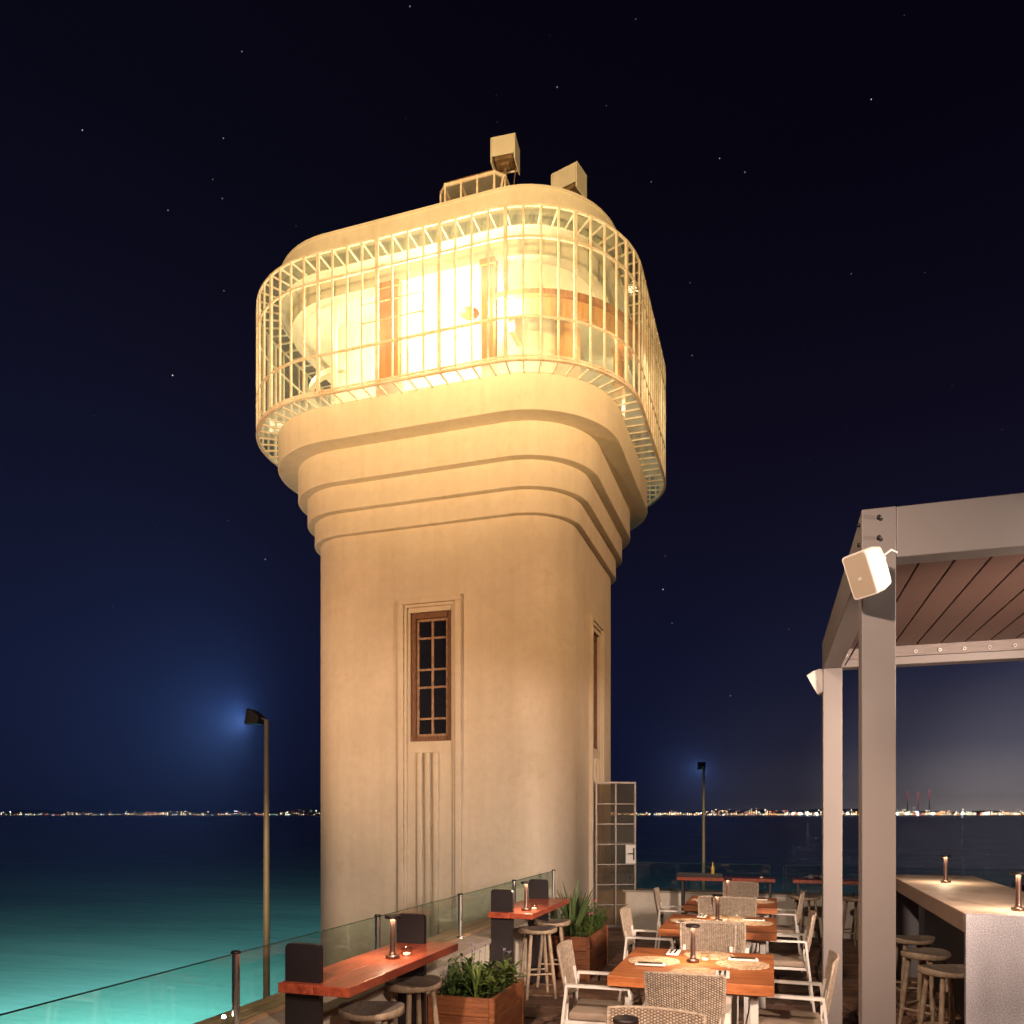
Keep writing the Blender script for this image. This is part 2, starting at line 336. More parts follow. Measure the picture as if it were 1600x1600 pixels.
# terrazzo speckle
t = STONE.node_tree; b = t.nodes['Principled BSDF']; c = t.nodes.new('ShaderNodeTexCoord')
n1 = t.nodes.new('ShaderNodeTexNoise'); n1.inputs['Scale'].default_value = 120; n1.inputs['Detail'].default_value = 4; n1.inputs['Roughness'].default_value = .8; t.links.new(c.outputs['Object'], n1.inputs['Vector'])
r1 = ramp(t, [(.34, (.12, .12, .135)), (.50, (.25, .25, .275)), (.62, (.36, .36, .39)), (.72, (.68, .69, .73))], n1.outputs[0])
n2 = t.nodes.new('ShaderNodeTexNoise'); n2.inputs['Scale'].default_value = 3; n2.inputs['Detail'].default_value = 4; t.links.new(c.outputs['Object'], n2.inputs['Vector'])
r2 = ramp(t, [(.3, (.8, .78, .78)), (.7, (1.1, 1.08, 1.08))], n2.outputs[0]); mx = t.nodes.new('ShaderNodeMix'); mx.data_type = 'RGBA'; mx.blend_type = 'MULTIPLY'; mx.inputs[0].default_value = 1
t.links.new(r1.outputs[0], mx.inputs[6]); t.links.new(r2.outputs[0], mx.inputs[7]); t.links.new(mx.outputs[2], b.inputs['Base Color'])
# sea
SEA = bpy.data.materials.new('sea_water'); SEA.use_nodes = True; t = SEA.node_tree; b = t.nodes['Principled BSDF']
b.inputs['Base Color'].default_value = (.030, .27, .215, 1); b.inputs['Roughness'].default_value = .22; b.inputs['IOR'].default_value = 1.33
c = t.nodes.new('ShaderNodeTexCoord'); mp = t.nodes.new('ShaderNodeMapping'); mp.inputs['Rotation'].default_value = (0, 0, -TH); mp.inputs['Scale'].default_value = (.25, 1, 1)
t.links.new(c.outputs['Object'], mp.inputs[0]); n1 = t.nodes.new('ShaderNodeTexNoise'); n1.inputs['Scale'].default_value = .55; n1.inputs['Detail'].default_value = 9; n1.inputs['Roughness'].default_value = .6
t.links.new(mp.outputs[0], n1.inputs['Vector']); bp = t.nodes.new('ShaderNodeBump'); bp.inputs['Strength'].default_value = .32; bp.inputs['Distance'].default_value = .25
t.links.new(n1.outputs[0], bp.inputs['Height']); t.links.new(bp.outputs[0], b.inputs['Normal'])
n2 = t.nodes.new('ShaderNodeTexNoise'); n2.inputs['Scale'].default_value = .11; n2.inputs['Detail'].default_value = 9; t.links.new(mp.outputs[0], n2.inputs['Vector'])
r2 = ramp(t, [(.34, (.12, .30, .185)), (.50, (.145, .36, .22)), (.66, (.18, .41, .25))], n2.outputs[0]); t.links.new(r2.outputs[0], b.inputs['Base Color'])

def cw(xc, d, z=0):     # metres to the right of and ahead of the viewpoint -> world
    return (xc*math.cos(TH) - d*math.sin(TH), xc*math.sin(TH) + d*math.cos(TH), z)

# ================================================================ SETTING
SEAZ = -5.0
m = MB(); m.prism([(-9000, -300), (9000, -300), (9000, 9000), (-9000, 9000)], SEAZ-.5, SEAZ)
m.build('sea', SEA, kind='structure', label='dark sea turning turquoise under the lamps near the shore')
SHORE = mat('rocky_shore', (.10, .085, .065), .9, var=.5, vscale=.8, bump=.8, bscale=3)
m = MB(); m.prism([cw(*p)[:2] for p in ((-60, 12), (-12, 20.5), (-4, 25), (0, 30), (8, 40), (30, 45), (80, 45), (80, -60), (-60, -60))], SEAZ-1, SEAZ+.8)
m.build('shore_ground', SHORE, kind='structure', label='low rocky shore below the terrace')
# far shore with low hills
SHD = mat('far_shore_land', (.02, .02, .022), .95, var=.3, vscale=.01)
m = MB(); N = 160; W = []
for i in range(N+1):
    x = -2700 + 5400*i/N
    h = 13 + 7*math.sin(i*.11+1) + 4*math.sin(i*.37) + 2.5*math.sin(i*.9+2)
    W.append((x, h))
vs = []; fs = []
for x, h in W:
    vs += [cw(x, 3000, SEAZ-2), cw(x, 3010, SEAZ+2.5), cw(x, 3300, SEAZ+6.8+h), cw(x, 3900, SEAZ-2)]
for i in range(N):
    for k in range(3): a = i*4+k; fs.append((a, a+4, a+5, a+1))
m.add(vs, fs); m.build('far_shore', SHD, kind='structure', label='dark low hills of the shore across the bay')
def hill(x): 
    i = (x+2700)/5400*N; return 13 + 7*math.sin(i*.11+1) + 4*math.sin(i*.37) + 2.5*math.sin(i*.9+2)
# town lights (nobody could count them)
cls = [('warm_white_town_lights', (1, .80, .52), 7.5), ('orange_town_lights', (1, .42, .13), 6.5), ('cool_town_lights', (.75, .9, 1), 9), ('red_town_lights', (1, .10, .07), 4), ('green_town_lights', (.35, 1, .45), 3)]
mbs = [MB() for _ in cls]
def octa(mb, p, r):
    x, y, z = p
    mb.add([(x+r, y, z), (x-r, y, z), (x, y+r, z), (x, y-r, z), (x, y, z+r), (x, y, z-r)], [(0,2,4),(2,1,4),(1,3,4),(3,0,4),(2,0,5),(1,2,5),(3,1,5),(0,3,5)])
cellw = 8.6
for ix in range(int(-2030/cellw), int(2030/cellw)):
    x = ix*cellw; px = x/(800/1230*3050)
    right = max(0, min(1, (px-.02)/.45))
    cl = .5 + .35*math.sin(x*.012)*math.sin(x*.031+1) + .3*math.sin(x*.083)
    for row in range(6):
        t_ = row/5
        p = (.50 + .45*right + .24*cl) * (1, .62 + .3*right, .34 + .3*right, .20 + .12*right, .10, .05)[row] * (1 if row == 0 else .45 + .75*cl)
        if rnd.random() > p: continue
        xx = x + rnd.uniform(-2.4, 2.4); d = 3005 + 250*t_
        z = SEAZ + 3.4 + t_*(9 + hill(x)*.9) + rnd.uniform(-1.6, 1.6)
        k = rnd.choices(range(5), [.60, .14 + .22*right, .14, .06, .03])[0]
        r = rnd.choice((1.0, 1.1, 1.3, 1.5, 1.9)) * (1 + .22*right)
        octa(mbs[k], cw(xx*d/3050, d, z + r), r)
for (nm, c_, s_), mb in zip(cls, mbs):
    mb.build(nm, emit_mat(nm, c_, s_), fix=False, kind='stuff', label='scattered %s twinkling along the far shore' % nm.split('_town')[0].replace('_', ' '), cat='town lights')
HL = emit_mat('harbour_floodlight_glow', (.80, .93, 1), 90); MAST = mat('mast_paint', (.3, .05, .04), .7)
for k, (px, lb) in enumerate([(1239, 'white floodlight leftmost of the bright far harbour row'), (1250, 'white harbour floodlight second from left across the bay'), (1262, 'brilliant white harbour floodlight third from left across the bay'), (1276, 'white harbour floodlight just left of the slim far pergola post'),
        (1324, 'white harbour floodlight between the two pergola posts'), (1402, 'white harbour floodlight just right of the thick pergola post'), (1417, 'white harbour floodlight below the leftmost red mast'), (1434, 'white harbour floodlight below the middle red mast'), (1458, 'large white harbour floodlight right of the red masts'), (1504, 'largest brightest harbour floodlight right of the masts'), (1541, 'dimmer white harbour floodlight near the right edge')]):
    s_ = 1.35 if px in (1262, 1504) else (.9 if px in (1541, 1239, 1324) else 1.1)
    x, y, z = cw((px-800)/1230*3004, 3004, SEAZ+2)
    r = empty('harbour_floodlight', (x, y, z), 0, lb, 'floodlight', 'bright floodlights in the harbour across the bay')
    m = MB(); m.tube([(0, 0, -4), (0, 0, 6)], .3, 6); m.build('mast', MAST, r, fix=False)
    m = MB(); octa(m, (0, -.6, 7.2), 3.0*s_); m.build('lamp_head', HL, r, fix=False)
RED = emit_mat('red_aviation_light', (1, .06, .10), 7); MSTEEL = mat('mast_steel', (.1, .03, .03), .7)
for px, top, lb in ((1418, 40, 'leftmost and shortest of three red-lit radio masts'), (1434.5, 39, 'middle radio mast with a column of red lights'), (1452, 55, 'rightmost and tallest of three red-lit radio masts')):
    d = 3320; z0 = SEAZ; zt = 1.8 + (1272-(1258-top*.0))/1230*d; zt = 1.8 + {1418: 34, 1434.5: 33, 1452: 37}[px]/1230*d
    r = empty('radio_mast', cw((px-800)/1230*d, d, z0), 0, lb, 'mast', 'red-lit radio masts across the bay')
    m = MB(); m.tube([(0, 0, 0), (0, 0, zt-z0)], [2.2, .6], 4); m.build('lattice_mast', MSTEEL, r, fix=False)
    for q in range(6): m = MB(); octa(m, (0, 0, zt - z0 - 1 - q*8.5), 1.4); m.build('warning_light', RED, r, fix=False)

# ---- terrace
TX0, TX1, TY0, TY1 = -2.46, 6.5, -3.0, 12.36
m = MB(); m.box((-2.9, TY0, SEAZ+.5), (TX1, 12.75, -.035)); fl = m.build('terrace_floor', GROUT, kind='structure', label='brown crazy-paved terrace floor')
nx, ny = 12, 22; P = {}
fx0, fx1, fy0, fy1 = -2.44, 4.9, 2.6, 12.34
for i in range(nx+1):
    for j in range(ny+1):
        jx = 0 if i in (0, nx) else rnd.uniform(-.16, .16); jy = 0 if j in (0, ny) else rnd.uniform(-.11, .11)
        P[i, j] = (fx0+(fx1-fx0)*i/nx+jx, fy0+(fy1-fy0)*j/ny+jy)
for i in range(nx):
    for j in range(ny):
        q = [P[i, j], P[i+1, j], P[i+1, j+1], P[i, j+1]]
        cx = sum(p[0] for p in q)/4; cyy = sum(p[1] for p in q)/4
        poly = []
        for k in range(4):
            a = Vector(q[k]); b_ = Vector(q[(k+1) % 4]); c_ = Vector((cx, cyy))
            for tt in (.12, .5, .88):
                p = a.lerp(b_, tt); v = c_-p; v.normalize(); p = p + v*(.012 + rnd.uniform(0, .016)); poly.append((p.x-cx, p.y-cyy))
        m = MB(); m.prism(poly, -.03, rnd.uniform(-.003, .003), bev=.008); m.build('flagstone', FLAG, fl, fix=False, loc=(cx, cyy, 0))

# side wall / ledge under the glass: white inner coping, tan boards outside
w = empty('terrace_side_wall', (-2.68, 5, 0), 0, 'low white terrace wall with grey coping and tan boards carrying the glass balustrade', 'wall')
def at(mb_, o): return Matrix.Translation(-Vector(o))
Mw = at(None, (-2.68, 5, 0))
m = MB(); m.box((-2.92, .5, -4.3), (-2.48, 6.92, .60), M=Mw); m.box((-2.92, 7.12, -4.3), (-2.48, 10.55, .60), M=Mw); m.box((-2.90, 6.92, -4.3), (-2.56, 7.12, .60), M=Mw); m.build('wall_body', LEDGE, w)
m = MB(); m.box((-2.556, 6.925, .02), (-2.50, 7.115, .56), .004, M=Mw); m.build('timber_infill', DECK, w)
yy = .5
while yy < 10.5:
    y2 = min(yy+1.28, 10.55)
    m = MB(); m.box((-2.725, yy+.003, .602), (-2.455, y2-.003, .649), .006, M=Mw); m.build('coping_slab', COPE, w); yy = y2
for k in range(3):
    x0 = -3.02+.098*k; yy = .5 + .4*k
    while yy < 10.4:
        y2 = min(yy+1.9, 10.5)
        m = MB(); m.box((x0+.003, yy+.003, .602), (x0+.093, y2-.003, .650), .006, M=Mw); m.build('deck_board', DECK, w); yy = y2
# balustrade along the side
bl = empty('glass_balustrade', (-2.75, 5, .645), 0, 'glass balustrade with chrome posts running along the left terrace wall', 'balustrade')
ys = [.9, 2.19, 3.58, 5.20, 6.82, 8.44, 10.14]
G_Y = [1.96, 3.58, 5.20, 6.82, 8.44, 10.14]
for k, y in enumerate(G_Y):
    m = MB(); m.lathe([(.0215, .02), (.0215, .40)], 20, cap=False); m.lathe([(.036, 0), (.036, .006), (.024, .02)], 20)
    p = m.build('post', CHROME, bl, loc=(0, y-5, 0))
    m = MB(); m.lathe([(.0215, .40), (.026, .401), (.026, .412), (.02, .416)], 20); q = m.build('post_cap', BLKP, p); 
for k in range(len(G_Y)-1):
    y0, y1 = G_Y[k]+.028, G_Y[k+1]-.028
    m = MB(); m.box((-.005, y0-5, .025), (.005, y1-5, .398)); g = m.build('glass_panel', GL, bl)
    m = MB(); m.box((-.0045, y0-5, .398), (.0045, y1-5, .403)); m.build('panel_edge', GLE, g)
up = empty('deck_uplight', (-2.792, 3.533, .651), 0, 'tiny glaring round deck light at the foot of the nearest chrome post', 'light')
m = MB(); m.lathe([(.010, 0), (.010, .045), (.014, .050), (.014, .056)], 16); m.build('housing', CHROME, up)
m = MB(); m.lathe([(.011, .0562), (.011, .062), (.007, .068), (0.001, .070)], 14, cap=False); m.build('lens', emit_mat('deck_uplight_glow', (1, .9, .7), 45), up)

# far wall and far balustrade
w2 = empty('terrace_end_wall', (2, 12.58, 0), 0, 'low white wall closing the far end of the terrace towards the sea', 'wall')
m = MB(); m.box((-4.68+.02, -.18, -4.3), (4.5, .16, .57)); m.build('wall_body', LEDGE, w2)
x = -4.6
while x < 4.4:
    m = MB(); m.box((x+.003, -.20, .572), (min(x+1.3, 4.5)-.003, .20, .60), .005); m.build('coping_slab', COPE, w2); x += 1.3
b2 = empty('far_glass_balustrade', (2, 12.5, .602), 0, 'frameless glass balustrade on the far end wall before the sea', 'balustrade')
x = -3.30
xs = [(-3.34, -1.80), (-1.50, -.30), (-.10, 1.15), (1.35, 2.5)]
for a, b_ in ((-4.4, -3.40), (-3.36, -2.02), (-1.82, -.75), (-.70, .55), (.6, 1.9), (1.95, 3.3)):
    m = MB(); m.box((a, -.006, .0), (b_, .006, .43)); g = m.build('glass_panel', GL, b2)
    m = MB(); m.box((a-.004, -.005, 0), (a, .005, .43)); m.box((b_, -.005, 0), (b_+.004, .005, .43)); m.box((a, -.005, .43), (b_, .005, .434)); m.build('panel_edge', GLE, g)
    for xx in (a+.1, b_-.1):
        m = MB(); m.box((xx-.02, -.02, -.002), (xx+.02, -.0065, .05), .003); m.build('clamp', BLKP, b2)
    
# ================================================================ TOWER
TC = Vector((-4.74, 12.4, SEAZ+.7)); HX, HY, RC = 2.06, 1.995, .75
def ring(off, n=14, extra=None):
    """points counter-clockwise; corners are arcs of radius RC+off"""
    pts = []; r = RC+off
    for (sx_, sy_, a0) in ((1, -1, -90), (1, 1, 0), (-1, 1, 90), (-1, -1, 180)):
        cx_, cy_ = sx_*(HX-RC), sy_*(HY-RC)
        for i in range(n+1):
            a = R(a0 + 90*i/n); pts.append((cx_+r*math.cos(a), cy_+r*math.sin(a)))
    return pts
def sweep(m, prof, closed=False, n=14, sm=True):
    base = [ring(o, n) for o, z in prof]; k = len(base[0])
    for a in range(len(prof)-1):
        vs = [(x, y, prof[a][1]-TC.z) for x, y in base[a]] + [(x, y, prof[a+1][1]-TC.z) for x, y in base[a+1]]
        m.add(vs, [(i, (i+1) % k, k+(i+1) % k, k+i) for i in range(k)], sm)
    return m
def disc(m, off, z, n=14, flip=False):
    p = ring(off, n); vs = [(x, y, z-TC.z) for x, y in p]; m.add(vs, [tuple(range(len(p)))[::-1] if flip else tuple(range(len(p)))]); return m
tw = empty('watchtower', TC, 0, 'tall cream rounded-corner tower with a glowing glazed gallery and stepped cornices', 'tower')
# shaft with two window openings
WZ0, WZ1 = 2.85, 4.72
cors = []
def wins():
    front = (TC.x, 0)
pf = []
r = RC
def arc(sx_, sy_, a0, n=14): return [(sx_*(HX-RC)+r*math.cos(R(a0+90*i/n)), sy_*(HY-RC)+r*math.sin(R(a0+90*i/n))) for i in range(n+1)]
WXC = -4.66 - TC.x; WH = .325
per = []
per += [('p', p) for p in arc(1, -1, -90)]
wr0 = len(per)-1
per += [('w', (HX, -WH+.05)), ('p', (HX, WH+.05))]
per += [('p', p) for p in arc(1, 1, 0)] + [('p', p) for p in arc(-1, 1, 90)] + [('p', p) for p in arc(-1, -1, 180)]
per += [('w', (WXC-WH, -HY)), ('p', (WXC+WH, -HY))]
zs = [TC.z, WZ0, WZ1, 6.02]
m = MB(); k = len(per)
for a in range(3):
    vs = [(*p[1], zs[a]-TC.z) for p in per] + [(*p[1], zs[a+1]-TC.z) for p in per]
    fs = [(i, (i+1) % k, k+(i+1) % k, k+i) for i in range(k) if not (a == 1 and per[i][0] == 'w')]
    m.add(vs, fs, True)
z0, z1 = WZ0-TC.z, WZ1-TC.z; dp = .16
for (ax, ay, bx, by, nx_, ny_) in ((WXC-WH, -HY, WXC+WH, -HY, 0, 1), (HX, -WH+.05, HX, WH+.05, -1, 0)):
    o = (nx_*dp, ny_*dp)
    A0, B0, B1, A1 = (ax, ay, z0), (bx, by, z0), (bx, by, z1), (ax, ay, z1)
    I = [(p[0]+o[0], p[1]+o[1], p[2]) for p in (A0, B0, B1, A1)]
    for e in range(4):
        f = (e+1) % 4; Q = (A0, B0, B1, A1); m.add([Q[e], Q[f], I[f], I[e]], [(0, 1, 2, 3)])
m.build('shaft', PL, tw, fix=False)
# window builder, local x along the wall, y outwards-negative, z up from sill
def tower_window(M):
    m = MB(); w_, h_ = WH, WZ1-WZ0
    for a, b_ in (((-w_, .04, 0), (-w_+.075, .15, h_)), ((w_-.075, .04, 0), (w_, .15, h_)), ((-w_+.075, .04, h_-.085), (w_-.075, .15, h_)), ((-w_+.075, .02, 0), (w_-.075, .15, .075))): m.box(a, b_, .006, M=M)
    wf = m.build('window', WOODW, tw)
    xi = w_-.075; m = MB()
    for a, b_ in (((-xi, .075, .075), (-xi+.038, .12, h_-.085)), ((xi-.038, .075, .075), (xi, .12, h_-.085)), ((-xi+.038, .075, h_-.123), (xi-.038, .12, h_-.085)), ((-xi+.038, .075, .075), (xi-.038, .12, .113)), ((-.017, .078, .113), (.017, .118, h_-.123))): m.box(a, b_, .004, M=M)
    m.build('sash', SASH, wf)
    zb = [.113]; rows = [.155, .285, .155, .29, .14]; tot = h_-.236-.03*4; s_ = tot/sum([.14, .29, .155, .29, .155])
    z = .113; hs = [.14, .29, .155, .29, .155]; 
    for q, hh in enumerate(hs):
        zt = z + hh*s_
        for (xa, xb) in ((-xi+.038, -.017), (.017, xi-.038)):
            m = MB(); m.box((xa, .098, z), (xb, .104, zt), M=M); m.build('pane', DGLASS, wf)
        if q < 4:
            m = MB(); m.box((-xi+.038, .08, zt), (-.017, .116, zt+.03), .003, M=M); m.box((.017, .08, zt), (xi-.038, .116, zt+.03), .003, M=M); m.build('glazing_bar', SASH, wf)
        z = zt+.03
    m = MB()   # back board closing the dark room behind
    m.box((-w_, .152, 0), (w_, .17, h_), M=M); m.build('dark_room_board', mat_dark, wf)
    # stepped plaster surround running to the foot of the tower
    H = .49; zt = WZ1-WZ0+.20; zbm = TC.z-WZ0
    m = MB(); m.box((-H, -.06, zbm), (-H+.085, .0, zt-.085), .008, M=M); m.box((H-.085, -.06, zbm), (H, .0, zt-.085), .008, M=M); m.box((-H, -.06, zt-.085), (H, .0, zt), .008, M=M); m.build('outer_surround', PL, tw)
    m = MB(); i = H-.085; m.box((-i+.002, -.032, zbm), (-i+.045, .0, zt-.13), .004, M=M); m.box((i-.045, -.032, zbm), (i-.002, .0, zt-.13), .004, M=M); m.box((-i+.002, -.032, zt-.13), (i-.002, .0, zt-.087), .004, M=M); m.build('inner_surround', PL, tw)
    for x0 in (-.19, -.065, .06):
        m = MB(); m.box((x0, -.050, zbm), (x0+.075, .0, -.16), .014, M=M); m.build('flute', PL, tw)
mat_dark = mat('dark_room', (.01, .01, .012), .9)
tower_window(Matrix.Translation((WXC, -HY, WZ0-TC.z)))
tower_window(Matrix.Translation((HX, .05, WZ0-TC.z)) @ Matrix.Rotation(R(90), 4, 'Z'))
# cornice bands
for (off, zl, zh) in ((.09, 5.95, 6.27), (.20, 6.27, 6.63), (.34, 6.63, 7.09), (.64, 7.09, 7.58)):
    m = MB(); sweep(m, [(-.10, zl), (off-.012, zl)], sm=False); sweep(m, [(off-.012, zl), (off-.004, zl+.004), (off, zl+.014), (off, zh)]); sweep(m, [(off, zh), (-.1, zh)], sm=False); m.build('cornice_band', PL, tw, fix=False)
m = MB(); disc(m, .60, 7.585); m.build('gallery_floor', PLIN, tw, fix=False)
# roof slab, lintel, parapet
m = MB(); sweep(m, [(.44, 9.25), (.44, 9.522)]); sweep(m, [(.28, 9.25), (.44, 9.25)], sm=False); sweep(m, [(.28, 9.252), (.28, 9.36)]); m.build('lintel_band', PL, tw, fix=False)
m = MB(); disc(m, .43, 9.34, flip=True); m.build('ceiling', PLIN, tw, fix=False)
m = MB(); sweep(m, [(.3, 9.522), (.592, 9.522)], sm=False); sweep(m, [(.592, 9.522), (.60, 9.53), (.60, 10.015)]); sweep(m, [(.60, 10.015), (.615, 10.017), (.615, 10.05)]); sweep(m, [(.615, 10.05), (.46, 10.05)], sm=False); sweep(m, [(.46, 10.05), (.46, 9.9)]); m.build('parapet', PL, tw, fix=False)
m = MB(); disc(m, .47, 9.9); m.build('roof', PL, tw, fix=False)
# gallery fittings
def lbox(m, a, b_, bev=0): return m.box(tuple(Vector(a)-TC), tuple(Vector(b_)-TC), bev)
m = MB(); sweep(m, [(-.25, 7.586), (-.25, 9.34)]); m.build('core_wall', PLIN, tw, fix=False)
for a, b_, mt in (((-5.27, 9.92, 7.59), (-4.93, 10.08, 9.16), ORW), ((-3.70, 9.92, 7.59), (-3.52, 10.08, 9.16), ORW), ((-6.65, 11.3, 7.59), (-6.5, 11.55, 9.25), ORW2), ((-2.42, 12.6, 7.59), (-2.28, 12.9, 9.25), ORW2)):
    m = MB(); lbox(m, a, b_, .006); p = m.build('gallery_pier', mt, tw)
    m = MB(); lbox(m, (a[0]-.02, a[1]-.02, b_[2]), (b_[0]+.02, b_[1]+.02, b_[2]+.09), .01); m.build('pier_cap', mt, p)
m = MB(); lbox(m, (-5.33, 9.99, 7.59), (-5.275, 10.06, 9.3), .004); lbox(m, (-4.925, 9.99, 7.59), (-4.88, 10.06, 9.3), .004); lbox(m, (-3.48, 9.97, 7.59), (-3.36, 10.06, 9.3), .004); lbox(m, (-6.08, 10.05, 7.59), (-6.0, 10.12, 9.3), .004); m.build('inner_window_frame', PLIN, tw)
# curved brown desk in the near corner
def desk(pts, wd_, z0_, z1_, m):
    n = len(pts); vs = []; 
    for i, p in enumerate(pts):
        a = Vector(pts[max(0, i-1)]); b_ = Vector(pts[min(n-1, i+1)]); d = (b_-a).normalized(); nn = Vector((-d.y, d.x))
        q = Vector(p)+nn*wd_; vs += [(p[0]-TC.x, p[1]-TC.y, z0_-TC.z), (p[0]-TC.x, p[1]-TC.y, z1_-TC.z), (q.x-TC.x, q.y-TC.y, z1_-TC.z), (q.x-TC.x, q.y-TC.y, z0_-TC.z)]
    fs = []
    for i in range(n-1):
        for e in range(4): f = (e+1) % 4; fs.append((i*4+e, i*4+f, i*4+4+f, i*4+4+e))
    fs += [(0, 1, 2, 3), (n*4-4, n*4-3, n*4-2, n*4-1)]; m.add(vs, fs, False)
dc = Vector((-3.45, 11.62)); dr = 1.66
dp_ = [(dc.x+dr*math.cos(R(a)), dc.y+dr*math.sin(R(a))) for a in range(-92, 14, 7)]
m = MB(); desk(dp_, .36, 8.72, 8.79, m); ds = m.build('curved_desk', ORW, tw)
dp2 = [(dc.x+(dr-.06)*math.cos(R(a)), dc.y+(dr-.06)*math.sin(R(a))) for a in range(-90, 12, 6)]
m = MB(); desk(dp2, .03, 8.48, 8.715, m); m.build('desk_apron', ORW2, ds)
m = MB(); lbox(m, (-3.38, 10.15, 8.35), (-3.30, 10.5, 8.71)); m.build('desk_bracket', PLIN, ds)
m = MB(); lbox(m, (-3.1, 11.0, 7.59), (-2.7, 11.5, 9.0), .01); m.build('cabinet', ORW2, tw)
m = MB(); m.lathe([(.02, -.06), (.09, -.05), (.14, -.01), (.14, 0)], 18, c=(-3.98-TC.x, 10.2-TC.y, 8.76-TC.z)); m.build('hanging_bowl_lamp', ORW, tw)
# curved inner sill in the left corner
dl = [(-5.95+1.05*math.cos(R(a)), 11.2+1.05*math.sin(R(a))) for a in range(175, 272, 8)]
m = MB(); desk(dl, .08, 8.30, 8.38, m); m.build('curved_sill', PLIN, tw)

# ---- the glazed cage
CZ = (7.58, 8.11, 9.12, 9.52); CO = .94
def perimeter(off, npts=720):
    p = ring(off, 40); L = [0]
    for i in range(len(p)): a = Vector(p[i]); b_ = Vector(p[(i+1) % len(p)]); L.append(L[-1]+(b_-a).length)
    return p, L
pp, LL = perimeter(CO); NB = 92; total = LL[-1]
def pt_at(s_, inner):
    s_ %= total; i = 0
    lo, hi = 0, len(LL)-1
    while hi-lo > 1:
        md = (lo+hi)//2
        if LL[md] <= s_: lo = md
        else: hi = md
    i = lo; a = Vector(pp[i]); b_ = Vector(pp[(i+1) % len(pp)]); f = (s_-LL[i])/max(1e-6, LL[i+1]-LL[i])
    P0 = a.lerp(b_, f)
    cx_ = max(-(HX-RC), min(HX-RC, P0.x)); cy_ = max(-(HY-RC), min(HY-RC, P0.y))
    nrm = (P0-Vector((cx_, cy_))).normalized()
    return P0, nrm
# phase so that a thick bar falls at the world X of the photograph's thick bar near the corner
bars = [pt_at(total*i/NB, 0) for i in range(NB)]
def pos(i, off, z):
    P0, nrm = bars[i % NB]; q = P0 - nrm*(CO-off); return Vector((q.x, q.y, z-TC.z))
cage = None
m = MB()
def rail(m, off, z, hw, hh):
    pr = [(off-hw, z-hh), (off+hw, z-hh), (off+hw, z+hh), (off-hw, z+hh), (off-hw, z-hh)]
    sweep(m, pr, n=20, sm=False)
rail(m, CO, CZ[0]-.012, .022, .013); cage = m.build('gallery_cage', RUSTW, tw, fix=False)
for off, z, hw, hh in ((CO, CZ[0]+.035, .012, .010), (CO, CZ[1], .014, .013), (CO, CZ[2], .014, .013), (CO, CZ[3], .016, .012), (.62, CZ[0]-.004, .012, .010), (.615, CZ[3]+.0, .010, .010)):
    m = MB(); rail(m, off, z, hw, hh); m.build('rail', RUSTW, cage, fix=False)
def seen(i):
    n_ = bars[i % NB][1]; P0 = bars[i % NB][0] + TC.xy; v = -P0; return n_.dot(v.normalized()) > -.12
hid = MB(); hidg = MB()
for i in range(NB):
    n_ = bars[i][1]; ang = math.atan2(n_.y, n_.x); thick = (i % 4 == 1)
    w_ = .022 if thick else .012
    x0, y0, _ = pos(i, CO, 0)
    def vb(mb_, P_, w2, d2, za, zb_):
        Mx = Matrix.Translation((P_.x, P_.y, 0)) @ Matrix.Rotation(ang, 4, 'Z'); mb_.box((-d2, -w2, za-TC.z), (d2, w2, zb_-TC.z), M=Mx)
    def rb(mb_, za, w2, h2, o0, o1):
        a = pos(i, o0, za); b_ = pos(i, o1, za); mb_.tube([a, b_], (w2, h2), sq=True)
    vis = seen(i)
    for kind_ in ('glazing_bar', 'floor_bar', 'roof_bar'):
        mb_ = MB() if vis else hid
        if kind_ == 'glazing_bar': vb(mb_, pos(i, CO+.004, 0), w_, .013 if not thick else .017, CZ[0]-.02, CZ[3]+.01)
        elif kind_ == 'floor_bar': rb(mb_, CZ[0]-.012, .010 if thick else .008, .012, CO-.02, .60)
        else: rb(mb_, CZ[3]-.004, .009, .011, CO-.014, .602)
        if vis: mb_.build(kind_, RUSTW, cage, fix=False)
    j = i+1; visg = seen(i) and seen(j)
    def quad(mb_, o0, z0_, o1, z1_):
        a, b_, c_, d_ = pos(i, o0, z0_), pos(j, o0, z0_), pos(j, o1, z1_), pos(i, o1, z1_); mb_.add([a, b_, c_, d_], [(0, 1, 2, 3)])
    for q in ((CO, CZ[0]+.04, CO, CZ[1]-.01), (CO, CZ[1]+.01, CO, CZ[2]-.01), (CO, CZ[2]+.01, CO, CZ[3]-.01), (CO-.02, CZ[3]+.002, .61, CZ[3]+.002), (CO-.02, CZ[0]-.01, .63, CZ[0]-.01)):
        mb_ = MB() if visg else hidg; quad(mb_, *q)
        if visg: mb_.build('pane', FGL if q[0] < CO and q[1] < 8 else CGL, cage, fix=False)
hid.build('rear_bars', RUSTW, cage, fix=False, kind='stuff'); hidg.build('rear_panes', CGL, cage, fix=False, kind='stuff')
# opening casement with two extra bars (left of middle on the front)
fi = [i for i in range(NB) if bars[i][1].y < -.99]
def nearest(X): return min(fi, key=lambda i: abs(bars[i][0].x + TC.x - X))
a_, b_ = nearest(-5.15), nearest(-4.25)
for z in (8.66, 8.41):
    m = MB(); m.tube([pos(a_, CO+.01, z), pos(b_, CO+.01, z)], (.006, .006), sq=True); m.build('casement_bar', RUSTW, cage, fix=False)
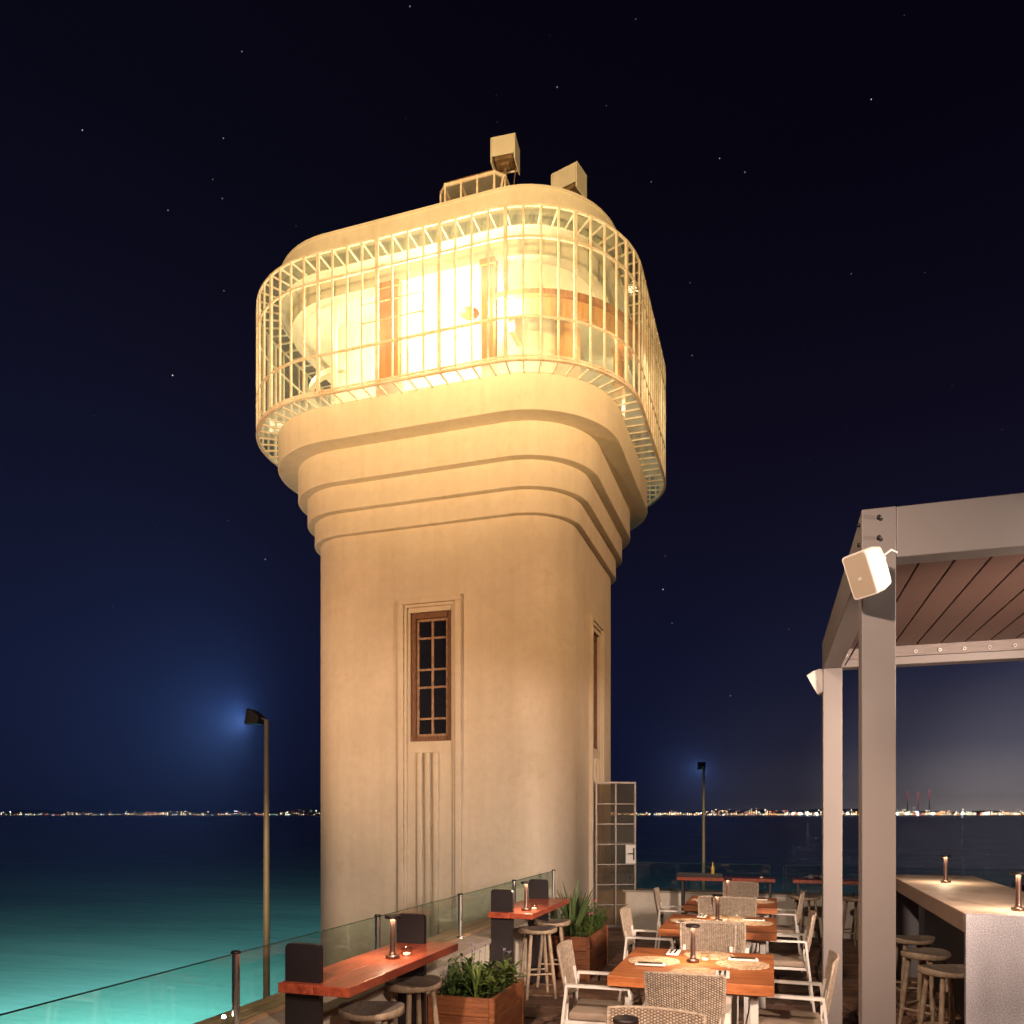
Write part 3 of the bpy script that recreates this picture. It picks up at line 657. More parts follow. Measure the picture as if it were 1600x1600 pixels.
# bent hoops on the seaward side
for z in (8.62, 8.28):
    i0 = min(range(NB), key=lambda i: (bars[i][1]-Vector((-.95, -.31))).length); c0 = pos(i0, CO, z); n_ = bars[i0][1]
    m = MB(); m.tube([c0+Vector((n_.x*.0, n_.y*.0, .16))] + [c0+Vector((n_.x, n_.y, 0))*.11*math.sin(R(t_))+Vector((0, 0, .16*math.cos(R(t_)))) for t_ in range(20, 180, 20)] + [c0-Vector((0, 0, .16))], .010, 6); m.build('hoop', RUSTW, cage, fix=False)

# ---- on the roof
rl = empty('roof_lantern', (-4.13, 11.0, 9.9), 0, 'low glazed skylight with chamfered ends on the tower roof', 'skylight')
A = [(-.5, -.28), (-.38, -.4), (.38, -.4), (.5, -.28), (.5, .4), (-.5, .4)]; h_ = 1.06
m = MB()
for z in (.03, h_): m = MB(); m.tube([(x, y, z) for x, y in A] + [(A[0][0], A[0][1], z)], (.018, .018), sq=True); m.build('frame_rail', RUSTW, rl, fix=False)

mull = [A[0], A[1], (-.13, -.4), (.12, -.4), A[2], A[3], (.5, .06), A[4], A[5], (-.5, .06), (0, .4)]
for x, y in mull: m = MB(); m.tube([(x, y, 0), (x, y, h_+.03)], (.013, .013), sq=True); m.build('mullion', RUSTW, rl, fix=False)
for x0, x1 in ((-.38, -.13), (-.13, .12), (.38, .12), (.5, .3)):
    m = MB(); m.tube([(x0, -.37, h_-.05), (x1, -.2, .35)], (.011, .011), sq=True); m.build('brace', RUSTW, rl, fix=False)
for k in range(len(A)):
    a, b_ = A[k], A[(k+1) % len(A)]; m = MB(); m.add([(*a, .05), (*b_, .05), (*b_, h_-.02), (*a, h_-.02)], [(0, 1, 2, 3)]); m.build('pane', LGL, rl, fix=False)
m = MB(); m.prism(A, h_+.018, h_+.05); m.build('lid', RUSTD, rl, fix=False)
def hood_box(name, loc, rot, label, pole, sc_=(1, 1, 1)):
    r_ = empty(name, loc, 0, label, 'floodlight box', 'cream floodlight boxes on the tower roof')
    Mx = Matrix.Translation((0, 0, pole)) @ rot @ Matrix.Diagonal((*sc_, 1))
    m = MB(); m.box((-.20, -.22, -.15), (.20, -.20, .17), .004, M=Mx); m.box((-.225, -.215, .172), (.225, .24, .195), .004, M=Mx); m.box((-.225, -.235, -.26), (-.202, .23, .17), .004, M=Mx); m.box((.202, -.235, -.26), (.225, .23, .17), .004, M=Mx); m.box((-.20, .2, -.2), (.20, .22, .17), .004, M=Mx); m.build('hood', BOXM, r_)
    m = MB(); m.box((-.17, -.16, -.19), (.17, .16, -.08), .01, M=Mx); m.box((-.08, -.08, -.24), (.08, .08, -.19), .005, M=Mx); m.build('lamp_body', RUSTD, r_)
    m = MB(); m.tube([(0, 0, 0), (0, 0, pole-.22)], .028, 8); m.tube([(0, 0, 0), (.16, .0, pole-.25)], .008, 6); m.tube([(-.12, -.1, pole-.3), (-.13, -.1, pole-.45)], .005, 5); m.box((-.1, -.1, 0), (.1, .1, .02)); m.build('pole', RUSTD, r_)
    return r_
hood_box('floodlight_box', (-3.72, 11.0, 9.9), Matrix.Rotation(R(5), 4, 'Z'), 'boxy cream floodlight hood raised on a rusty pole, taller of the two on the roof', 1.63, (.82, .7, .82))
hood_box('floodlight_box', (-2.96, 11.82, 9.9), Matrix.Rotation(R(-14.3), 4, 'Z'), 'boxy cream floodlight hood sitting low and askew at the right roof edge', 1.61, (1.0, .72, .85))
m = MB(); m.tube([(-3.2, 11.35, 9.9), (-3.2, 11.35, 10.62)], .02, 6); m.tube([(-3.28, 11.35, 10.6), (-3.1, 11.4, 10.72)], .04, 7); m.tube([(-3.12, 11.35, 10.55), (-3.0, 11.4, 10.62)], .035, 7)
m.build('roof_bracket', RUSTD, None, label='small rusty bracket with a cable clamp beside the low roof box', cat='bracket')

# ---- steel glass door at the foot of the tower
dr_ = empty('steel_door', (-2.63, 12.2, 0), TH + R(6), 'open narrow steel door with two columns of glass panes beside the tower foot', 'door')
W_, H_ = .655, 2.31
m = MB()
for a, b_ in (((0, -.02, .0), (.03, .02, H_)), ((W_-.03, -.02, .0), (W_, .02, H_)), ((.03, -.02, H_-.03), (W_-.03, .02, H_)), ((.03, -.02, 0), (W_-.03, .02, .05)), ((W_/2-.012, -.018, .05), (W_/2+.012, .018, H_-.03))): m.box(a, b_, .003)
dfr = m.build('door_frame', DOORM, dr_)
rows = 7; ph = (H_-.08)/rows
for k in range(rows):
    z0 = .05+ph*k; z1 = z0+ph
    if k: m = MB(); m.box((.03, -.016, z0-.009), (W_/2-.012, .016, z0+.009), .002); m.box((W_/2+.012, -.016, z0-.009), (W_-.03, .016, z0+.009), .002); m.build('glazing_bar', DOORM, dfr)
    for x0, x1 in ((.03, W_/2-.012), (W_/2+.012, W_-.03)):
        m = MB(); m.box((x0, -.004, z0+(.009 if k else 0)), (x1, .004, z1-.009)); m.build('pane', DOORG, dr_)
m = MB(); m.box((W_-.17, -.024, .05+ph*3+.012), (W_-.012, -.0205, .05+ph*4-.012), .002); lk = m.build('lock_plate', DLOCK, dr_)
m = MB(); m.box((W_-.055, -.035, .05+ph*3+.07), (W_-.03, -.026, .05+ph*3+.26)); m.tube([(W_-.042, -.035, .05+ph*3+.17), (W_-.042, -.06, .05+ph*3+.17), (W_-.14, -.06, .05+ph*3+.17)], .008, 8); m.build('handle', BLKP, lk)

# ================================================================ FLOODLIGHT POLES
def pole_lamp(loc, ztop, rz, label, tilt):
    r_ = empty('floodlight_pole', loc, rz, label, 'lamp post', 'tall floodlight poles on the shore')
    h = ztop - loc[2]
    m = MB(); m.tube([(0, 0, 0), (0, 0, h*.5), (0, 0, h)], [.075, .065, .048], 14); m.box((-.16, -.16, 0), (.16, .16, .03)); m.build('pole', POLEM, r_)
    m = MB(); m.tube([(0, 0, h-.02), (0, -.10, h+.03), (0, -.2, h+.03)], (.02, .014), sq=True); m.build('bracket', POLEM, r_, fix=False)
    Mx = Matrix.Translation((0, -.24, h+.04)) @ Matrix.Rotation(tilt, 4, 'X')
    m = MB(); m.box((-.17, -.14, -.16), (.17, -.10, .16), .01, M=Mx)
    v = [(-.16, -.10, -.15), (.16, -.10, -.15), (.16, -.10, .15), (-.16, -.10, .15), (-.11, .12, -.10), (.11, .12, -.10), (.11, .12, .06), (-.11, .12, .06)]
    m.add(v, [(0, 1, 2, 3), (4, 7, 6, 5), (0, 4, 5, 1), (1, 5, 6, 2), (2, 6, 7, 3), (3, 7, 4, 0)], M=Mx)
    for q in range(5): m.box((-.10+q*.045, .10, -.08), (-.09+q*.045, .145, .05), M=Mx)
    hd = m.build('lamp_head', HEADM, r_)
    m = MB(); m.box((-.15, -.146, -.14), (.15, -.141, .14), M=Mx); m.build('lens', emit_mat('floodlight_lens', (.45, .65, 1), 12), hd)
    m = MB(); m.tube([(0, .03, h-.0), (.0, .11, h-.06), (0, .12, h-.16), (0, .06, h-.24), (0, .045, h-.26)], .007, 6); m.build('cable', BLKP, r_)
    return r_
pA = cw(-4.99, 16, SEAZ+.8); pB = cw(7.79, 32, SEAZ+.8)
tgtA = Vector(cw(-24, 33, SEAZ)); dA = tgtA-Vector(pA)
rzA = math.atan2(dA.y, dA.x)+math.pi/2
pole_lamp(pA, 3.72, TH + R(-104), 'tall tan pole with a boxy floodlight glaring left over the sea, left of the tower', R(-12))
tgtB = Vector(cw(9, 60, SEAZ)); 
pole_lamp(pB, 3.72, TH + R(180), 'slim distant floodlight pole seen from behind, right of the tower', R(-10))
hA = Vector((pA[0], pA[1], 3.76)) + Vector((math.sin(TH+R(-104)), -math.cos(TH+R(-104)), 0))*.40
hB = Vector((pB[0], pB[1], 3.76)) + Vector((math.sin(TH+R(180)), -math.cos(TH+R(180)), 0))*.40
BLUE = (.56, .78, 1)
spot('sea_and_halo_light', hA, cw(-23, 35, SEAZ), 70000, BLUE, 78, 1.0, .12)
spot('sea_and_halo_light', hA, cw(-30, 26, 9), 74000, (.38, .62, 1), 175, .6, .12)  # second spot in the same head, added for its halo in the haze
spot('sea_and_halo_light', hB, cw(10, 55, SEAZ), 60000, (.38, .62, 1), 160, .9, .12)

# ================================================================ PERGOLA
pg = empty('pergola', (.383, 3.80, 0), 0, 'taupe aluminium pergola with a slatted roof over the bar counter', 'pergola')
PW, PD, zt, zb_ = 3.4, 2.86, 3.15, 2.925
for x, y in ((0, 0), (0, PD-.14), (PW-.14, 0), (PW-.14, PD-.14)):
    m = MB(); m.box((x, y, 0), (x+.138, y+.138, zt if y == 0 else zb_-.002), .004); p = m.build('post', ALU, pg)
    m = MB(); m.box((x-.03, y-.03, 0), (x+.168, y+.168, .012)); m.build('base_plate', ALU, p)
m = MB(); m.box((.140, .002, zb_), (PW-.142, .128, zt-.002), .004); fb = m.build('beam', ALU, pg)
m = MB(); m.box((.002, .140, zb_), (.128, PD, zt-.002), .004); m.build('beam', ALU, pg)
m = MB(); m.box((PW-.13, .140, zb_), (PW-.002, PD, zt-.002), .004); m.build('beam', ALU, pg)
m = MB(); m.box((.130, PD-.13, zb_), (PW-.132, PD, zt-.002), .004); m.build('beam', ALU, pg)
m = MB(); m.box((.132, PD-.165, zb_+.055), (PW-.134, PD-.132, zt-.03), .003); m.build('beam_liner', RIMM, pg)
k = 0; x = .16
while x < PW-.3:
    m = MB(); m.box((x+.004, .135, zb_+.13), (x+.156, PD-.17, zb_+.15), .004); m.box((x+.0035, .14, zb_+.15), (x+.012, PD-.18, zb_+.168)); s_ = m.build('roof_slat', SLATM, pg)
    m = MB(); Mx = Matrix.Translation((x, PD-.166, zb_+.085)) @ Matrix.Rotation(R(90), 4, 'X'); m.lathe([(.012, 0), (.012, .008), (.0075, .008), (.0075, .002)], 12, M=Mx, cap=False); m.build('pivot_cap', CAPM, pg); x += .16
m = MB(); m.box((.10, .1, zt-.02), (PW-.1, PD-.1, zt-.004)); m.build('roof_cover', SLATM, pg)
for z in (3.105, 3.015):
    Mx = Matrix.Translation((.068, -.0, z)) @ Matrix.Rotation(R(90), 4, 'X'); m = MB(); m.lathe([(.009, 0), (.009, .018), (.004, .02)], 10, M=Mx); m.build('bolt', BOLT, pg)
    Mx = Matrix.Translation((0, .07, z)) @ Matrix.Rotation(R(-90), 4, 'Y'); m = MB(); m.lathe([(.009, 0), (.009, .012)], 10, M=Mx); m.build('bolt', BOLT, pg)
m = MB(); m.tube([(.15, PD-.2, zb_-.0), (.22, PD-.5, zb_+.12)], .006, 6); m.build('cable', BLKP, pg)
def speaker(loc, yaw, pitch, label):
    r_ = empty('wall_speaker', loc, 0, label, 'speaker', 'white speakers on the pergola posts')
    Mx = Matrix.Rotation(yaw, 4, 'Z') @ Matrix.Rotation(pitch, 4, 'X')
    w_, h = .062, .095
    def sec(y, sx_, sz_, n=5, rr=.014):
        P_ = []
        for (a, b__, a0) in ((1, -1, -90), (1, 1, 0), (-1, 1, 90), (-1, -1, 180)):
            for i in range(n+1): t_ = R(a0+90*i/n); P_.append((a*(sx_-rr)+rr*math.cos(t_), y, b__*(sz_-rr)+rr*math.sin(t_)))
        return P_
    secs = [sec(-.055, w_, h), sec(0, w_, h), sec(.05, w_*.86, h*.88), sec(.075, w_*.6, h*.62)]
    m = MB(); kk = len(secs[0])
    for a in range(3): m.add(secs[a]+secs[a+1], [(i, (i+1) % kk, kk+(i+1) % kk, kk+i) for i in range(kk)], True, M=Mx)
    m.add(secs[3], [tuple(range(kk))], M=Mx); m.add(secs[0], [tuple(range(kk))], M=Mx); m.build('cabinet', SPKW, r_)
    m = MB(); g = sec(-.0565, w_-.006, h-.006); m.add(g, [tuple(range(kk))], M=Mx); gg = m.build('grille', SPKG, r_)
    m = MB(); m.box((-.008, -.0605, -.022), (.008, -.0575, -.008), .001, M=Mx); m.build('badge', CAPM, gg)
    m = MB(); m.tube([Mx @ Vector((0, .07, 0)), Mx @ Vector((0, .10, 0.01)), Mx @ Vector((.0, .115, .03))], .009, 8); m.tube([Mx @ Vector((.01, .06, .03)), Mx @ Vector((.04, .12, .05)), Mx @ Vector((.03, .16, .03))], .005, 6); m.build('bracket', CAPM, r_)
    return r_
speaker((.395, 3.67, 2.835), R(-48), R(24), 'white speaker tilted down on the near thick pergola post')
speaker((.375, 6.64, 2.84), R(-112), R(28), 'small cream speaker on the far slim pergola post')

# ================================================================ BAR COUNTER
cx0, cx1, cy0, cy1, CH = 1.245, 2.08, 5.98, 9.65, 1.13
ct = empty('bar_counter', (cx0, cy0, 0), 0, 'long bar counter with a speckled stone end panel and warm lamplit top', 'counter')
L_ = cy1-cy0; Wc = cx1-cx0
m = MB(); m.box((0, .0, 0), (Wc, .045, CH-.002), .003); m.build('end_panel', STONE, ct)
m = MB(); m.box((-.001, .046, CH-.085), (Wc+.001, L_, CH), .003); m.build('counter_top', CTOP, ct)
m = MB(); m.box((-.004, .046, CH-.13), (.018, L_, CH-.004), .002); m.build('front_apron', CSIDE, ct)
m = MB(); m.box((.33, .05, 0), (Wc-.03, .75, CH-.09), .003); m.build('body_panel', CDARK, ct)
m = MB(); m.box((.36, .755, 0), (Wc-.03, L_-.02, CH-.09), .003); m.build('body', BLKP, ct)  # black colour stands in for the shade farther along under the counter
m = MB(); m.box((0, L_-.045, 0), (.3, L_, CH-.09), .003); m.build('far_panel', STONE, ct)

# ================================================================ SMALL THINGS
def make_lamp():
    r_ = empty('table_lamp', (0, 0, 0))
    m = MB(); m.lathe([(.041, 0), (.044, .003), (.044, .019), (.041, .022), (.03, .0225)], 28); m.build('base', LAMPM, r_)
    m = MB(); m.lathe([(.030, .022), (.021, .032), (.0175, .05), (.0160, .24), (.0165, .256)], 20, cap=False); m.build('stem', LAMPM, r_)
    m = MB(); m.lathe([(.016, .2580), (.045, .2580), (.0475, .2500), (.050, .2505), (.050, .262), (.050, .266), (.046, .269), (0.001, .2695)], 28, cap=False); m.build('head', BLKP, r_)
    m = MB(); n = 20; vs = []
    for q in range(n):
        a = 2*math.pi*q/n; vs += [(.021*math.cos(a), .021*math.sin(a), .2572), (.040*math.cos(a), .040*math.sin(a), .2572)]
    m.add(vs, [(2*q, 2*((q+1) % n), 2*((q+1) % n)+1, 2*q+1) for q in range(n)]); m.build('diode_ring', LEDM, r_, fix=False)
    return r_
lamp0 = make_lamp(); used = {}
GRP_L = 'portable bronze table lamps with flat round heads'
def place(proto, key, loc, rz, label, cat, group):
    o = proto if key not in used else copy_tree(proto); used[key] = 1
    o.location = loc; o.rotation_euler = (0, 0, rz); tag(o, label, cat, group); return o
def lamp(x, y, z, label): return place(lamp0, 'lamp', (x, y, z), rnd.uniform(0, 6), label, 'lamp', GRP_L)
def make_candle():
    r_ = empty('candle_glass', (0, 0, 0))
    m = MB(); m.lathe([(.020, 0), (.034, .012), (.038, .03), (.032, .05), (.026, .058)], 20, cap=False); m.lathe([(.001, .001), (.020, .001)], 20, cap=False); m.build('glass_bowl', CANG, r_, fix=False)
    m = MB(); m.lathe([(.022, .004), (.024, .018), (.0, .019)], 16); m.build('wax', CWAX, r_)
    return r_
can0 = make_candle()
def candle(x, y, z, label): return place(can0, 'candle', (x, y, z), 0, label, 'candle', 'small round candle glasses beside the lamps')

# stools
def make_stool():
    r_ = empty('bar_stool', (0, 0, 0)); m = MB(); n = 40; H = .68
    vs = []; rr = [0, .05, .10, .14, .165, .180]
    def dish(r__, a): 
        s_ = (r__/.18)**2; return H - .018*(1-s_) + .010*s_*math.cos(2*a)
    for r__ in rr:
        for q in range(n): a = 2*math.pi*q/n; vs.append((r__*math.cos(a)*1.03, r__*math.sin(a)*.97, dish(r__, a)))
    fs = [(k*n+q, k*n+(q+1) % n, (k+1)*n+(q+1) % n, (k+1)*n+q) for k in range(len(rr)-1) for q in range(n)]
    m.add(vs, fs, True); seat_t = m.build('seat_top', STT, r_, fix=False)
    m = MB(); prof = [(.180, 0), (.187, -.006), (.188, -.035), (.176, -.046), (.0, -.046)]; vs = []
    for (r__, dz) in prof:
        for q in range(n):
            a = 2*math.pi*q/n; zz = dish(.18, a)+dz if dz > -.03 else H+dz
            vs.append((r__*math.cos(a)*1.03, r__*math.sin(a)*.97, zz))
    m.add(vs, [(k*n+q, (k+1)*n+q, (k+1)*n+(q+1) % n, k*n+(q+1) % n) for k in range(4) for q in range(n)], True); m.build('seat_rim', STW, r_, fix=False)
    ft = []
    for q in range(4):
        a = R(45+90*q); t_ = Vector((.125*math.cos(a), .125*math.sin(a), H-.03)); f = Vector((.205*math.cos(a), .205*math.sin(a), 0)); ft.append((t_, f))
        m = MB(); m.tube([f, f.lerp(t_, .5), t_], [.014, .019, .017], 12); m.build('leg', STW, r_)
    for q in range(4):
        z = (.24, .21)[q % 2]; a, b__ = ft[q], ft[(q+1) % 4]
        p = a[1].lerp(a[0], z/(H-.03)); s_ = b__[1].lerp(b__[0], z/(H-.03)); m = MB(); m.tube([p, s_], .010, 8); m.build('stretcher', STW, r_)
    return r_
st0 = make_stool()
def stool(x, y, rz, label): return place(st0, 'stool', (x, y, 0), rz, label, 'stool', 'round pale wooden bar stools')

# dining chair
def make_chair():
    r_ = empty('dining_chair', (0, 0, 0)); hw = .232
    for sx_ in (-1, 1):
        x = sx_*hw; m = MB(); m.tube([(x, -.29, 0), (x, -.215, .65), (x, .20, .65), (x, .30, 0)], (.011, .016), sq=True); m.build('arm_frame', WMET, r_, fix=False)
    m = MB(); m.box((-hw+.012, -.235, .385), (hw-.012, -.205, .41)); m.box((-hw+.012, .235, .385), (hw-.012, .262, .41)); m.box((-hw+.012, -.205, .388), (-hw+.03, .235, .41)); m.box((hw-.03, -.205, .388), (hw-.012, .235, .41)); m.build('seat_rail', WMET, r_)
    m = MB()
    for q in range(14): m.box((-hw+.03, -.2+q*.031, .402), (hw-.03, -.2+q*.031+.022, .409))
    m.build('seat_webbing', WEAVE, r_)
    bm = bmesh.new(); bmesh.ops.create_cube(bm, size=1)
    for v in bm.verts: v.co = Vector((v.co.x*.42, .02+v.co.y*.46, .438+v.co.z*.055))
    bmesh.ops.bevel(bm, geom=bm.edges[:], offset=.022, segments=4, profile=.6, affect='EDGES')
    me = bpy.data.meshes.new('cushion'); bm.to_mesh(me); bm.free(); me.polygons.foreach_set('use_smooth', [True]*len(me.polygons)); me.materials.append(CUSH); link(me, 'cushion', r_)
    def bp_(u, v, off=0):   # u -1..1 across, v 0..1 up
        zz = .53 + .35*v; cv = -.035*(1-u*u); half = .225*(1-.10*(1-v)**2) 
        return Vector((u*half, -.215 - .06*v + cv - off, zz + .006*(1-u*u)))
    m = MB(); NU = 10; vs = []; fs = []
    for s_ in (0.004, -.004):
        for a in range(NU+1):
            for b__ in range(5): vs.append(bp_(-1+2*a/NU, b__/4, s_))
    k = (NU+1)*5
    for a in range(NU):
        for b__ in range(4): i = a*5+b__; fs += [(i, i+1, i+6, i+5), (k+i, k+i+5, k+i+6, k+i+1)]
    m.add(vs, fs, False); bk = m.build('backrest', WEAVEB, r_, fix=False)
    m = MB(); UU, VV = 30, 24    # staggered cord stitches, both faces
    for a in range(UU):
        for b__ in range(VV):
            u0 = -1 + 2*(a+.08)/UU; u1 = -1+2*(a+.92)/UU; st = .5*(a % 2)
            v0 = (b__+st+.05)/(VV+.5); v1 = (b__+st+.90)/(VV+.5)
            for sg in (1, -1):
                A_, B_, C_, D_ = bp_(u0, v0, sg*.004), bp_(u1, v0, sg*.004), bp_(u1, v1, sg*.004), bp_(u0, v1, sg*.004)
                E_ = bp_((u0+u1)/2-.01, (v0+v1)/2+.004, sg*.0095); F_ = bp_((u0+u1)/2+.01, (v0+v1)/2-.004, sg*.0095)
                m.add([A_, B_, C_, D_, E_, F_], [(0, 1, 5, 4), (1, 2, 5), (2, 3, 4, 5), (3, 0, 4)] if sg > 0 else [(4, 5, 1, 0), (5, 2, 1), (5, 4, 3, 2), (4, 0, 3)])
    m.build('cord_weave', WEAVE, bk, fix=False, kind='stuff')
    m = MB(); path = [bp_(-1, v/4) for v in range(5)] + [bp_(-1+2*a/8, 1) for a in range(1, 8)] + [bp_(1, v/4) for v in range(4, -1, -1)] + [bp_(1-2*a/8, 0) for a in range(1, 8)] + [bp_(-1, 0)]
    m.tube(path, .0085, 6); m.build('edge_cord', WEAVE, bk, fix=False)
    for sx_ in (-1, 1):
        m = MB(); m.tube([(sx_*.19, -.222, .39), (sx_*.19, -.222, .54), (sx_*.19, -.240, .70)], (.009, .012), sq=True); m.build('back_stay', WMET, r_, fix=False)
    return r_
ch0 = make_chair()
def chair(x, y, rz, label): return place(ch0, 'chair', (x, y, 0), rz + rnd.uniform(-.07, .07), label, 'chair', 'white framed dining chairs with woven backs')

# dining table
def make_table():
    r_ = empty('dining_table', (0, 0, 0)); W2, D2, Z = .52, .58, .74; nb = 9
    for k in range(nb):
        y0 = -D2+2*D2*k/nb; m = MB(); m.box((-W2, y0+.0006, Z-.066), (W2, y0+2*D2/nb-.0006, Z), .0025); m.build('board', TEAK, r_)
    m = MB(); m.box((-.40, -.45, Z-.105), (.40, -.42, Z-.068)); m.box((-.40, .42, Z-.105), (.40, .45, Z-.068)); m.box((-.41, -.42, Z-.105), (-.38, .42, Z-.068)); m.box((.38, -.42, Z-.105), (.41, .42, Z-.068)); m.build('under_frame', WMET, r_)
    for x in (-.40, .40):
        for y in (-.44, .44): m = MB(); m.box((x-.025, y-.025, 0), (x+.025, y+.025, Z-.106), .003); m.build('leg', WMET, r_)
    return r_
tb0 = make_table()
def make_mat():
    m = MB(); n = 56; RR = [0, .06, .12, .165, .184]; vs = []; q2 = random.Random(3)
    wob = [.184+q2.uniform(-.006, .006) for _ in range(n)]
    for k, r__ in enumerate(RR):
        for q in range(n): a = 2*math.pi*q/n; rr_ = wob[q] if k == 4 else r__; vs.append((rr_*math.cos(a), rr_*math.sin(a), .005 + (q2.uniform(-.0012, .0012) if k else 0)))
    for q in range(n): a = 2*math.pi*q/n; vs.append((wob[q]*math.cos(a), wob[q]*math.sin(a), .0005))
    m.add(vs, [(k*n+q, k*n+(q+1) % n, (k+1)*n+(q+1) % n, (k+1)*n+q) for k in range(5) for q in range(n)], False)
    return m.mesh('placemat', STRAW)
mat_me = make_mat()
def make_napkin():
    r_ = empty('napkin', (0, 0, 0)); m = MB(); m.box((-.045, -.105, 0), (.045, .105, .007), .003); m.box((-.043, -.100, .007), (.040, .103, .011), .002); m.build('folded_cloth', NAP, r_)
    m = MB(); m.tube([(-.016, -.085, .013), (-.016, .02, .014)], (.0045, .0016), sq=True); m.box((-.025, .02, .0125), (-.007, .05, .0155)); 
    for q in range(4): m.box((-.025+q*.0052, .05, .0125), (-.0223+q*.0052, .085, .0155))
    m.build('fork', CUTL, r_)
    m = MB(); m.tube([(.016, -.085, .013), (.016, .0, .014)], (.005, .0018), sq=True); m.add([(.009, 0, .0125), (.023, 0, .0125), (.022, .08, .0125), (.012, .092, .0125), (.009, 0, .0155), (.023, 0, .0155), (.022, .08, .0155), (.012, .092, .0155)], [(0, 3, 2, 1), (4, 5, 6, 7), (0, 1, 5, 4), (1, 2, 6, 5), (2, 3, 7, 6), (3, 0, 4, 7)]); m.build('knife', CUTL, r_)
    return r_
nap0 = make_napkin()
TABLES = [(-.50, 5.68, 'nearest'), (-.47, 7.92, 'middle'), (-.45, 9.90, 'farthest')]
for ti, (tx, ty, nm) in enumerate(TABLES):
    place(tb0, 'table', (tx, ty, 0), 0, {0: 'orange teak dining table with white legs, nearest of the row', 1: 'orange teak dining table with white legs, middle of the row', 2: 'orange teak dining table, farthest of the row by the end wall'}[ti], 'table', 'orange wooden dining tables in a row')
    Z = .7405
    for (dx, dy, sd, na, nx2, ny2) in ((-.30, .02, 'left', R(90), -.30, -.15), (.03, -.34, 'near', R(0), .20, -.36), (.31, .08, 'right', R(90), .31, .24), (.06, .37, 'far', R(0), -.20, .37)):
        link(mat_me, 'placemat', None, loc=(tx+dx, ty+dy, Z), label='round straw placemat on the %s side of the %s dining table' % (sd, nm), cat='placemat', group='round straw placemats').rotation_euler = (0, 0, rnd.uniform(0, 6))
        zoff = Z+.0065 if sd in ('near', 'right', 'left') else Z+.0005
        if sd == 'far': zoff = Z+.0065
        place(nap0, 'nap', (tx+nx2, ty+ny2, zoff), na+rnd.uniform(-.06, .06), 'white napkin with fork and knife at the %s place of the %s dining table' % (sd, nm), 'napkin', 'folded napkins with cutlery')
lamp(-.53, 5.76, .7405, 'bronze table lamp at the centre of the nearest dining table')
lamp(-.50, 8.0, .7405, 'bronze table lamp at the centre of the middle dining table')
lamp(-.50, 9.98, .7405, 'bronze table lamp at the centre of the farthest dining table')
candle(-.45, 5.84, .7405, 'round candle glass behind the lamp on the nearest dining table')
candle(-.43, 8.08, .7405, 'small candle glass beside the lamp on the middle dining table')
candle(-.43, 10.06, .7405, 'small candle glass beside the lamp on the farthest dining table')
# hidden nearest table carries the lamp whose head peeps in at the bottom edge
place(tb0, 'table', (-.50, 2.95, 0), 0, 'orange teak dining table just below the bottom edge of the picture', 'table', 'orange wooden dining tables in a row')
lamp(-.535, 3.04, .7405, 'black lamp head peeping in at the bottom edge before a woven chair')
chair(-.52, 3.42, math.pi, 'woven-back chair cut off at the bottom edge behind a black lamp head')
chair(-.48, 4.88, 0, 'woven-back chair with its back to us at the nearest dining table')
chair(-1.10, 5.38, R(-90), 'armchair on the left side of the nearest dining table')
chair(.10, 5.48, R(90), 'armchair on the right side of the nearest dining table')
chair(-.50, 6.52, math.pi, 'chair facing us at the far side of the nearest dining table')
chair(-.42, 7.22, 0, 'chair with its back to us at the middle dining table')
chair(-1.06, 7.55, R(-90), 'armchair on the left side of the middle dining table')
chair(.08, 7.78, R(90), 'armchair on the right side of the middle dining table')
chair(-.55, 8.72, math.pi, 'chair facing us at the far side of the middle dining table')
chair(-.38, 9.25, 0, 'chair with its back to us at the farthest dining table')
chair(-1.05, 9.70, R(-88), 'armchair on the left side of the farthest dining table')
chair(.06, 9.80, R(91), 'armchair on the right side of the farthest dining table')
chair(-.40, 10.72, math.pi, 'chair at the far side of the farthest dining table by the end wall')

# red bar tables
def bar_table(x0, x1, y0, y1, z, label, group, along='y', pz=1.105, nb=2):
    cx_, cy_ = (x0+x1)/2, (y0+y1)/2; r_ = empty('bar_table', (cx_, cy_, 0), 0, label, 'bar table', group); hx, hy = (x1-x0)/2, (y1-y0)/2
    if along == 'y':
        for k in range(nb): a = -hx+2*hx*k/nb; m = MB(); m.box((a+.0005, -hy, z-.052), (a+2*hx/nb-.0005, hy, z), .004); m.build('plank', REDW, r_)
        def pan(yc):
            m = MB(); n = 6; w0, w1 = -hx+.012, -hx+.222; pts = [(w0, 0), (w1, 0)]; rr = .03
            pts += [(w1-rr+rr*math.cos(R(a)), pz-rr+rr*math.sin(R(a))) for a in range(0, 91, 15)] + [(w0+rr+rr*math.cos(R(a)), pz-rr+rr*math.sin(R(a))) for a in range(90, 181, 15)]
            Mx = Matrix.Translation((0, yc+.02, 0)) @ Matrix.Rotation(R(90), 4, 'X'); m.prism([(p[0], p[1]) for p in pts], 0, .04, M=Mx); m.build('upright_panel', BLKP, r_)
        pan(-hy+.07); pan(hy-.10)
    else:
        m = MB(); m.box((-hx, -hy, z-.05), (hx, hy, z), .004); m.build('plank', REDW, r_)
        for xc_ in (-hx+.05, hx-.09): m = MB(); m.box((xc_, -.10, 0), (xc_+.04, .10, z-.051), .004); m.build('upright_panel', BLKP, r_)
    return r_
bar_table(-2.50, -2.07, 3.60, 5.10, .90, 'red timber bar table with black end panels, nearest on the left wall', 'red bar tables along the glass')
bar_table(-2.47, -2.04, 6.80, 8.16, .90, 'red timber bar table behind the low planter on the left wall', 'red bar tables along the glass')
